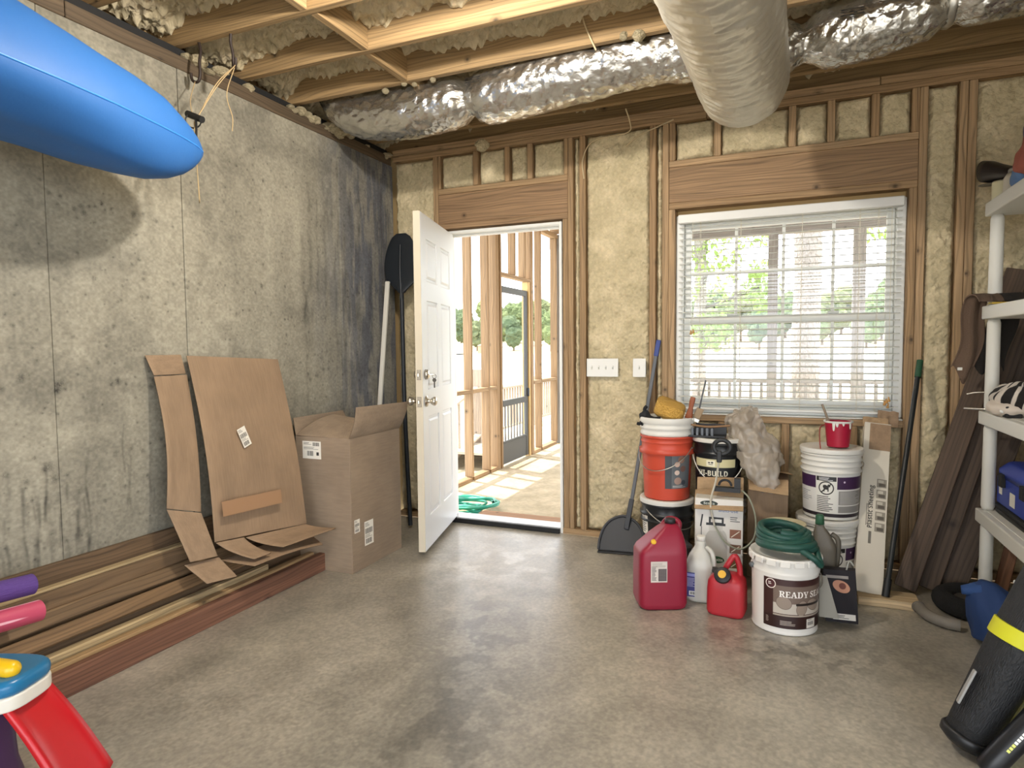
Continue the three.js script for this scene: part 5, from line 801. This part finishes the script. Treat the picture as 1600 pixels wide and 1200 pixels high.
{
  // top shelf
  const s = thing('rubber_boot', 'black rubber shoe lying toe-out over the end of the top shelf', 'shoe', [3.56, 1.995, .36]); s.rotation.set(.12, .35, 0); const bm = plain(0x17141a, .45);
  const S = [[-.17, .02, .01, .012], [-.16, .06, .035, .018], [-.12, .085, .05, .026], [-.05, .09, .06, .035], [.02, .08, .075, .05], [.08, .085, .1, .06], [.13, .07, .1, .07]].map(([z, w, h, y]) => ({ y: z, w, d: h, z: -y, e: 2.4 })); const g = loft(S, 32); g.rotateX(Math.PI / 2); g.scale(1, 1, 1); M('upper', g, bm, s).rotation.y = Math.PI; M('sole', loft([[-.175, .03], [-.15, .075], [-.08, .09], [.0, .075], [.09, .08], [.12, .06]].map(([z, w]) => ({ y: z, w, d: .012, e: 3 })), 28).rotateX(Math.PI / 2).rotateY(Math.PI), plain(0x6b675a, .6), s).position.y = .002;
  const c = thing('paint_can', 'small cream tin at the end of the top shelf under the black shoe', 'can', [3.545, 1.9085, .42]); M('can_body', lathe([[0, 0], [.036, 0], [.038, .004], [.038, .075], [.036, .08], [0, .08]], 30), plain(0xcfc9a6, .5), c); M('can_lid', lathe([[0, .084], [.034, .084], [.037, .08], [.037, .078]], 30), steel, c);
  const b = thing('white_jar', 'round off-white jar beside the cream tin on the top shelf', 'jar', [3.57, 1.9085, .53]); M('jar_body', lathe([[0, 0], [.045, 0], [.05, .01], [.048, .07], [.036, .09], [0, .092]], 30), plain(0xc9c3b5, .6), b); M('jar_lid', lathe([[0, .11], [.03, .11], [.033, .105], [.033, .091], [0, .091]], 24), plain(0x8d8a86, .6), b);
  const d = thing('doll', 'pinkish fabric bundle with a blue edge on the top shelf at the right edge', 'cloth', [3.62, 1.9085, .72]); M('cloth_body', noisy(new THREE.SphereGeometry(.11, 36, 24).scale(.9, 1.1, 1).translate(0, .12, 0), .03, 9), plain(0x9a5648, .9), d); M('cloth_fold', noisy(new THREE.SphereGeometry(.09, 30, 20).scale(1, 1.2, 1).translate(.0, .25, .03), .02, 12), plain(0x6f5a6a, .9), d); M('cloth_edge', noisy(new THREE.SphereGeometry(.04, 24, 16).scale(.7, 1.2, 1.4).translate(-.075, .045, -.07), .01, 20), plain(0x5b78a0, .9), d);
  // second shelf: cloth hanging over the end
  const k = thing('hanging_cloth', 'brown and black cloth draped over the end of the second shelf', 'cloth', [3.455, 1.43, .385]); const drape = (x0, x1, z, drop, c, s) => { const R = []; for (let i = 0; i <= 22; i++) { const r = []; for (let j = 0; j <= 14; j++) { const u = j / 14, v = i / 22; let x = x0 + (x1 - x0) * u, y, zz; const a = clamp(v / .3), q = clamp((v - .3) / .7); zz = z + .12 - a * .165 - .012 * Math.sin(u * 9 + s) - .02 * q; y = .012 + .04 * Math.sin(a * Math.PI * .75) - q * drop * (1 - .12 * Math.sin(u * 7 + s)) - .05 * sm(.85, 1, a) * 0; x += -.045 * q + .012 * Math.sin(v * 9 + s); r.push(V(x, y, zz)); } R.push(r); } return sheet(R, .006); };
  M('cloth_brown', drape(-.01, .08, 0, .37, 0, 1), plain(0x6d5848, .95, { bumpMap: fuzzy, bumpScale: .004 }), k); M('cloth_black', drape(.085, .2, -.012, .33, 0, 3), plain(0x27231f, .95, { bumpMap: fuzzy, bumpScale: .004 }), k); M('cloth_tag', chamfer(.02, .014, .004, .001), whiteDull, k).position.set(-.03, -.3, -.052);
  const bk = thing('white_bin', 'white plastic container on the second shelf at the right edge', 'container', [3.72, 1.4285, .62]); M('bin_body', roundSlab(.18, .13, .16, 5, .012), pailWhite, bk); M('bin_rim', roundSlab(.19, .016, .17, 5, .006), white, bk).position.y = .125;
  const ru = thing('yellow_ruler', 'thin yellow stick lying on the second shelf', 'stick', [3.6, 1.4285, .5]); M('stick', chamfer(.2, .008, .02, .002).translate(.0, .005, 0), plain(0xc9a83c, .6), ru); M('stick_end', chamfer(.012, .009, .022, .002).translate(-.106, .005, 0), plain(0x8c7a3c, .6), ru);
  // third shelf: zebra cloth and tools
  const zt = canvasTex(512, 512, (g) => { g.fillStyle = '#d8cfc4'; g.fillRect(0, 0, 512, 512); g.strokeStyle = '#1d1917'; seed = 7; for (let i = 0; i < 15; i++) { g.lineWidth = 12 + rnd() * 14; g.beginPath(); const x = i * 36 + rnd() * 10; g.moveTo(x, 0); g.bezierCurveTo(x + 60, 150, x - 50, 330, x + 30, 512); g.stroke(); } });
  const z = thing('zebra_blanket', 'rolled zebra-striped blanket on the third shelf', 'blanket', [3.61, .9335, .58]); const zm = std({ map: zt, roughness: .95, bumpMap: fuzzy, bumpScale: .004 }); const zg = noisy(new THREE.SphereGeometry(.12, 48, 32).scale(.95, .6, 1.6).translate(0, .075, 0), .014, 14); M('blanket_roll', zg, zm, z); M('blanket_fold', noisy(new THREE.SphereGeometry(.08, 36, 24).scale(1, .5, 1.5).translate(-.06, .035, .03), .012, 18), plain(0xcabfb2, .95), z);
  const pl = thing('pliers', 'metal pliers sticking out over the end of the third shelf', 'pliers', [3.53, .9335, .4]); M('jaw', tube([V(-.09, .008, -.04), V(-.02, .008, -.01), V(.03, .01, .02)], .006, 14, 8), steel, pl); M('handle', tube([V(.03, .01, .02), V(.07, .014, .04), V(.1, .014, .09)], .009, 14, 8), blackDull, pl); M('handle', tube([V(.03, .01, .02), V(.05, .014, .07), V(.05, .014, .12)], .009, 14, 8), blackDull, pl);
  const ls = thing('spring_clamp', 'dark clamp with a pale tip at the front edge of the third shelf', 'clamp', [3.54, .9335, .68]); M('clamp_body', new RoundedBoxGeometry(.06, .05, .07, 2, .008).translate(0, .025, 0), blackDull, ls); M('clamp_tip', new THREE.SphereGeometry(.012, 16, 12), white, ls).position.set(-.034, .03, .01);
  const wr = thing('wire_rod', 'thin bent wire pointing out beside the shelf post above the third shelf', 'wire', [3.52, 1.02, .39]); M('wire', tube([V(-.07, -.01, -.03), V(-.03, .0, -.01), V(.05, -.005, .03), V(.12, -.06, .06)], .003, 20, 6), steel, wr); const wc = thing('small_tin', 'small round brown tin at the far end of the third shelf', 'tin', [3.6, .9335, .42]); M('tin_body', lathe([[0, 0], [.03, 0], [.032, .004], [.032, .036], [.03, .04], [0, .04]], 28), plain(0x5f4335, .6), wc); M('tin_lid', lathe([[0, .05], [.026, .05], [.029, .046], [.029, .041], [0, .041]], 28), plain(0x2b2724, .6), wc);
  // fourth shelf: blue toolbox on a black case
  const bc = thing('black_case', 'flat black plastic case under the blue toolbox', 'case', [3.69, .4645, .62]); M('case_base', roundSlab(.26, .022, .5, 8, .008), black, bc); M('case_lid', roundSlab(.262, .018, .502, 8, .007), blackDull, bc).position.y = .023;
  const tb = thing('toolbox', 'blue metal toolbox with a black latch and white stickers on the fourth shelf', 'toolbox', [3.69, .507, .64]); const bl = phy({ color: 0x2a3f96, roughness: .4 }); M('box_body', new RoundedBoxGeometry(.24, .13, .48, 3, .008).translate(0, .066, 0), bl, tb); M('box_lid', loft([{ y: 0, w: .49, d: .25, e: 9 }, { y: .03, w: .49, d: .25, e: 9 }, { y: .06, w: .46, d: .19, e: 8 }, { y: .066, w: .44, d: .17, e: 8 }], 48).rotateY(Math.PI / 2), bl, tb).position.y = .133;
  const lt = M('latch', new RoundedBoxGeometry(.02, .06, .05, 2, .005), blackDull, tb); lt.position.set(-.128, .12, -.14); const lt2 = M('latch', new RoundedBoxGeometry(.02, .06, .05, 2, .005), blackDull, tb); lt2.position.set(-.128, .12, .14); for (const [q, w, y] of [[-.18, .045, .08], [-.02, .07, .055]]) { const st = M('sticker', new THREE.PlaneGeometry(w, .06), plain(0xd9d6cc, .6), tb); st.position.set(-.1208, y, q); st.rotation.y = -Math.PI / 2; } M('carry_handle', tube([V(0, .195, -.1), V(0, .225, -.09), V(0, .225, .09), V(0, .195, .1)], .01, 20, 8), blackDull, tb);
  // under the shelf: bag, bowl, red bits
  const bb = thing('blue_bag', 'crumpled dark blue bag slumped in front of the shelf post', 'bag', [3.47, 0, .86]); M('bag_body', noisy(loft([{ y: .004, w: .1, d: .1 }, { y: .03, w: .17, d: .17 }, { y: .1, w: .2, d: .2 }, { y: .17, w: .2, d: .18, x: -.02 }, { y: .22, w: .15, d: .12, x: -.03 }, { y: .25, w: .06, d: .05, x: -.03 }], 48), .022, 11), plain(0x1e3866, .8), bb); M('bag_flap', noisy(loft([{ y: .2, w: .1, d: .06, x: -.08 }, { y: .23, w: .12, d: .08, x: -.07 }, { y: .25, w: .06, d: .04, x: -.06 }], 30), .01, 20), plain(0x294a80, .8), bb);
  const bw = thing('teal_bowl', 'teal plastic bowl under the shelf beside the blue bag', 'bowl', [3.72, 0, .72]); M('bowl_body', lathe([[0, .006], [.06, .006], [.063, 0], [.1, .1], [.125, .17], [.13, .174], [.122, .174], [.095, .1], [.06, .012], [0, .012]], 44), phy({ color: 0x2c7a80, roughness: .4 }), bw); M('white_spoon', tube([V(-.14, .21, -.08), V(-.02, .17, .0), V(.06, .12, .05)], .008, 20, 8), white, bw);
  const rp = thing('red_packet', 'red packet lying under the lowest shelf', 'packet', [3.84, .0, .5]); M('packet_body', roundSlab(.2, .1, .16, 4, .02), plain(0x7c2430, .6), rp); M('packet_print', new THREE.PlaneGeometry(.08, .05), plain(0xc9b9b0, .6), rp).position.set(-.02, .05, .0805);
}
{ // sports bag and bats at the lower right corner
  const t = thing('bat_bag', 'black cylindrical sports bag with a yellow band leaning at the lower right corner', 'bag', [3.185, .085, 1.72]); t.scale.set(.82, .95, .82); const A = V(0, 0, 0), B = V(.26, .62, -.06), d = B.clone().sub(A).normalize(), q = new THREE.Quaternion().setFromUnitVectors(V(0, 1, 0), d); t.quaternion.copy(q); const nm = plain(0x121417, .6, { bumpMap: fuzzy, bumpScale: .003 });
  M('bag_body', noisy(loft([{ y: -.06, w: .11, d: .1 }, { y: -.045, w: .16, d: .15 }, { y: 0, w: .165, d: .16 }, { y: .3, w: .185, d: .18 }, { y: .6, w: .18, d: .175 }, { y: .85, w: .16, d: .16 }, { y: .88, w: .1, d: .1 }], 44), .008, 12), nm, t); M('base_cap', loft([{ y: -.075, w: .12, d: .12 }, { y: -.06, w: .175, d: .17 }, { y: -.04, w: .18, d: .175 }, { y: -.03, w: .165, d: .16 }], 40), black, t);
  M('yellow_band', loft([{ y: .3, w: .196, d: .19 }, { y: .302, w: .2, d: .195 }, { y: .35, w: .2, d: .195 }, { y: .352, w: .194, d: .19 }], 44), plain(0xc9c81f, .6), t); M('side_tab', chamfer(.008, .12, .025, .002), plain(0x9a9a98, .5), t).position.set(-.09, .11, .04);
  const bat = (label, a, b, c, p) => { const t2 = thing('baseball_bat', label, 'bat', a); t2.quaternion.setFromUnitVectors(V(0, 1, 0), V(...b).normalize()); M('barrel', lathe([[0, 0], [.022, .002], [.031, .012], [.033, .05], [.033, .28], [.026, .42], [.016, .55], [.0145, .8], [0, .8]], 32), plain(c, .35), t2); M('knob', lathe([[0, .83], [.02, .828], [.026, .818], [.022, .806], [.0146, .798]], 24), black, t2); if (p) { const l = M('lettering', arcLabel(.0334, .0334, .16, .9, -.3), p, t2); l.position.y = .16; } return t2; };
  bat('yellow-green baseball bat beside the black sports bag', [3.29, .012, 1.68], [.46, 1, -.08], 0x8d8a1c);
  const tx = canvasTex(128, 512, (g) => { g.fillStyle = '#141518'; g.fillRect(0, 0, 128, 512); g.save(); g.translate(96, 480); g.rotate(-Math.PI / 2); for (let i = 0; i < 9; i++) { g.fillStyle = i > 2 ? '#e8e8e2' : '#d8dc6a'; g.fillRect(i * 34, -40, 26, 34); } g.restore(); });
  bat('black baseball bat with a dashed white and yellow stripe at the bottom right', [3.185, .014, 1.84], [.6, .85, -.12], 0x15161a, std({ map: tx, roughness: .4 }));
  const gb = thing('gear_case', 'grey and black case lettered EASY at the bottom right corner', 'case', [3.56, 0, 1.9]); M('case_body', roundSlab(.3, .07, .26, 6, .02), plain(0x2a2b2e, .6), gb); M('case_trim', roundSlab(.305, .012, .265, 6, .004), plain(0x9a9da0, .5), gb).position.y = .052; const et = canvasTex(256, 64, (g) => { g.fillStyle = '#26272a'; g.fillRect(0, 0, 256, 64); g.fillStyle = '#c9c9c4'; g.font = 'bold 52px sans-serif'; g.fillText('EASY', 30, 50); }); const el = M('lettering', new THREE.PlaneGeometry(.14, .03), std({ map: et, roughness: .5 }), gb); el.position.set(-.05, .026, .1315);
}
// ---------------------------------------------------------------- toy at the lower left corner
{
  const t = thing('toy_playset', 'plastic toddler toy with a blue and white top, yellow grip and red slide', 'toy', [.6, -.0, 2.99]); t.rotation.y = .35; t.scale.setScalar(.92);
  const P = (h) => phy({ color: h, roughness: .3 });
  M('blue_top', roundSlab(.3, .05, .22, 3.4, .02).translate(0, .36, 0), P(0x1f6d9a), t); M('white_base', roundSlab(.3, .045, .22, 3.4, .008).translate(0, .32, 0), P(0xdcd8cc), t); M('yellow_grip', tube([V(-.05, .52, .02), V(-.02, .49, .03), V(.02, .44, .035), V(.06, .43, .03), V(.1, .425, .03)], .026, 24, 14), P(0xe0b418), t); M('yellow_knob', new THREE.SphereGeometry(.026, 16, 12).translate(.1, .425, .03), P(0xe0b418), t);
  M('red_slide', sheet(quad(V(.09, .33, -.09), V(.09, .33, .07), V(.3, .03, .09), V(.3, .03, -.1), 14, 10, (p, u, v) => { p.y += .02 * Math.pow(Math.abs(u - .5) * 2, 4) + .02 * Math.sin(v * 3); }), .02), P(0xb8151f), t); M('red_leg', loft([{ y: 0, w: .2, d: .2, e: 5 }, { y: .1, w: .16, d: .16, e: 5 }, { y: .325, w: .14, d: .14, e: 5 }], 32).translate(-.05, 0, 0), P(0x4a2a56), t);
}
renderer.render(scene, camera);
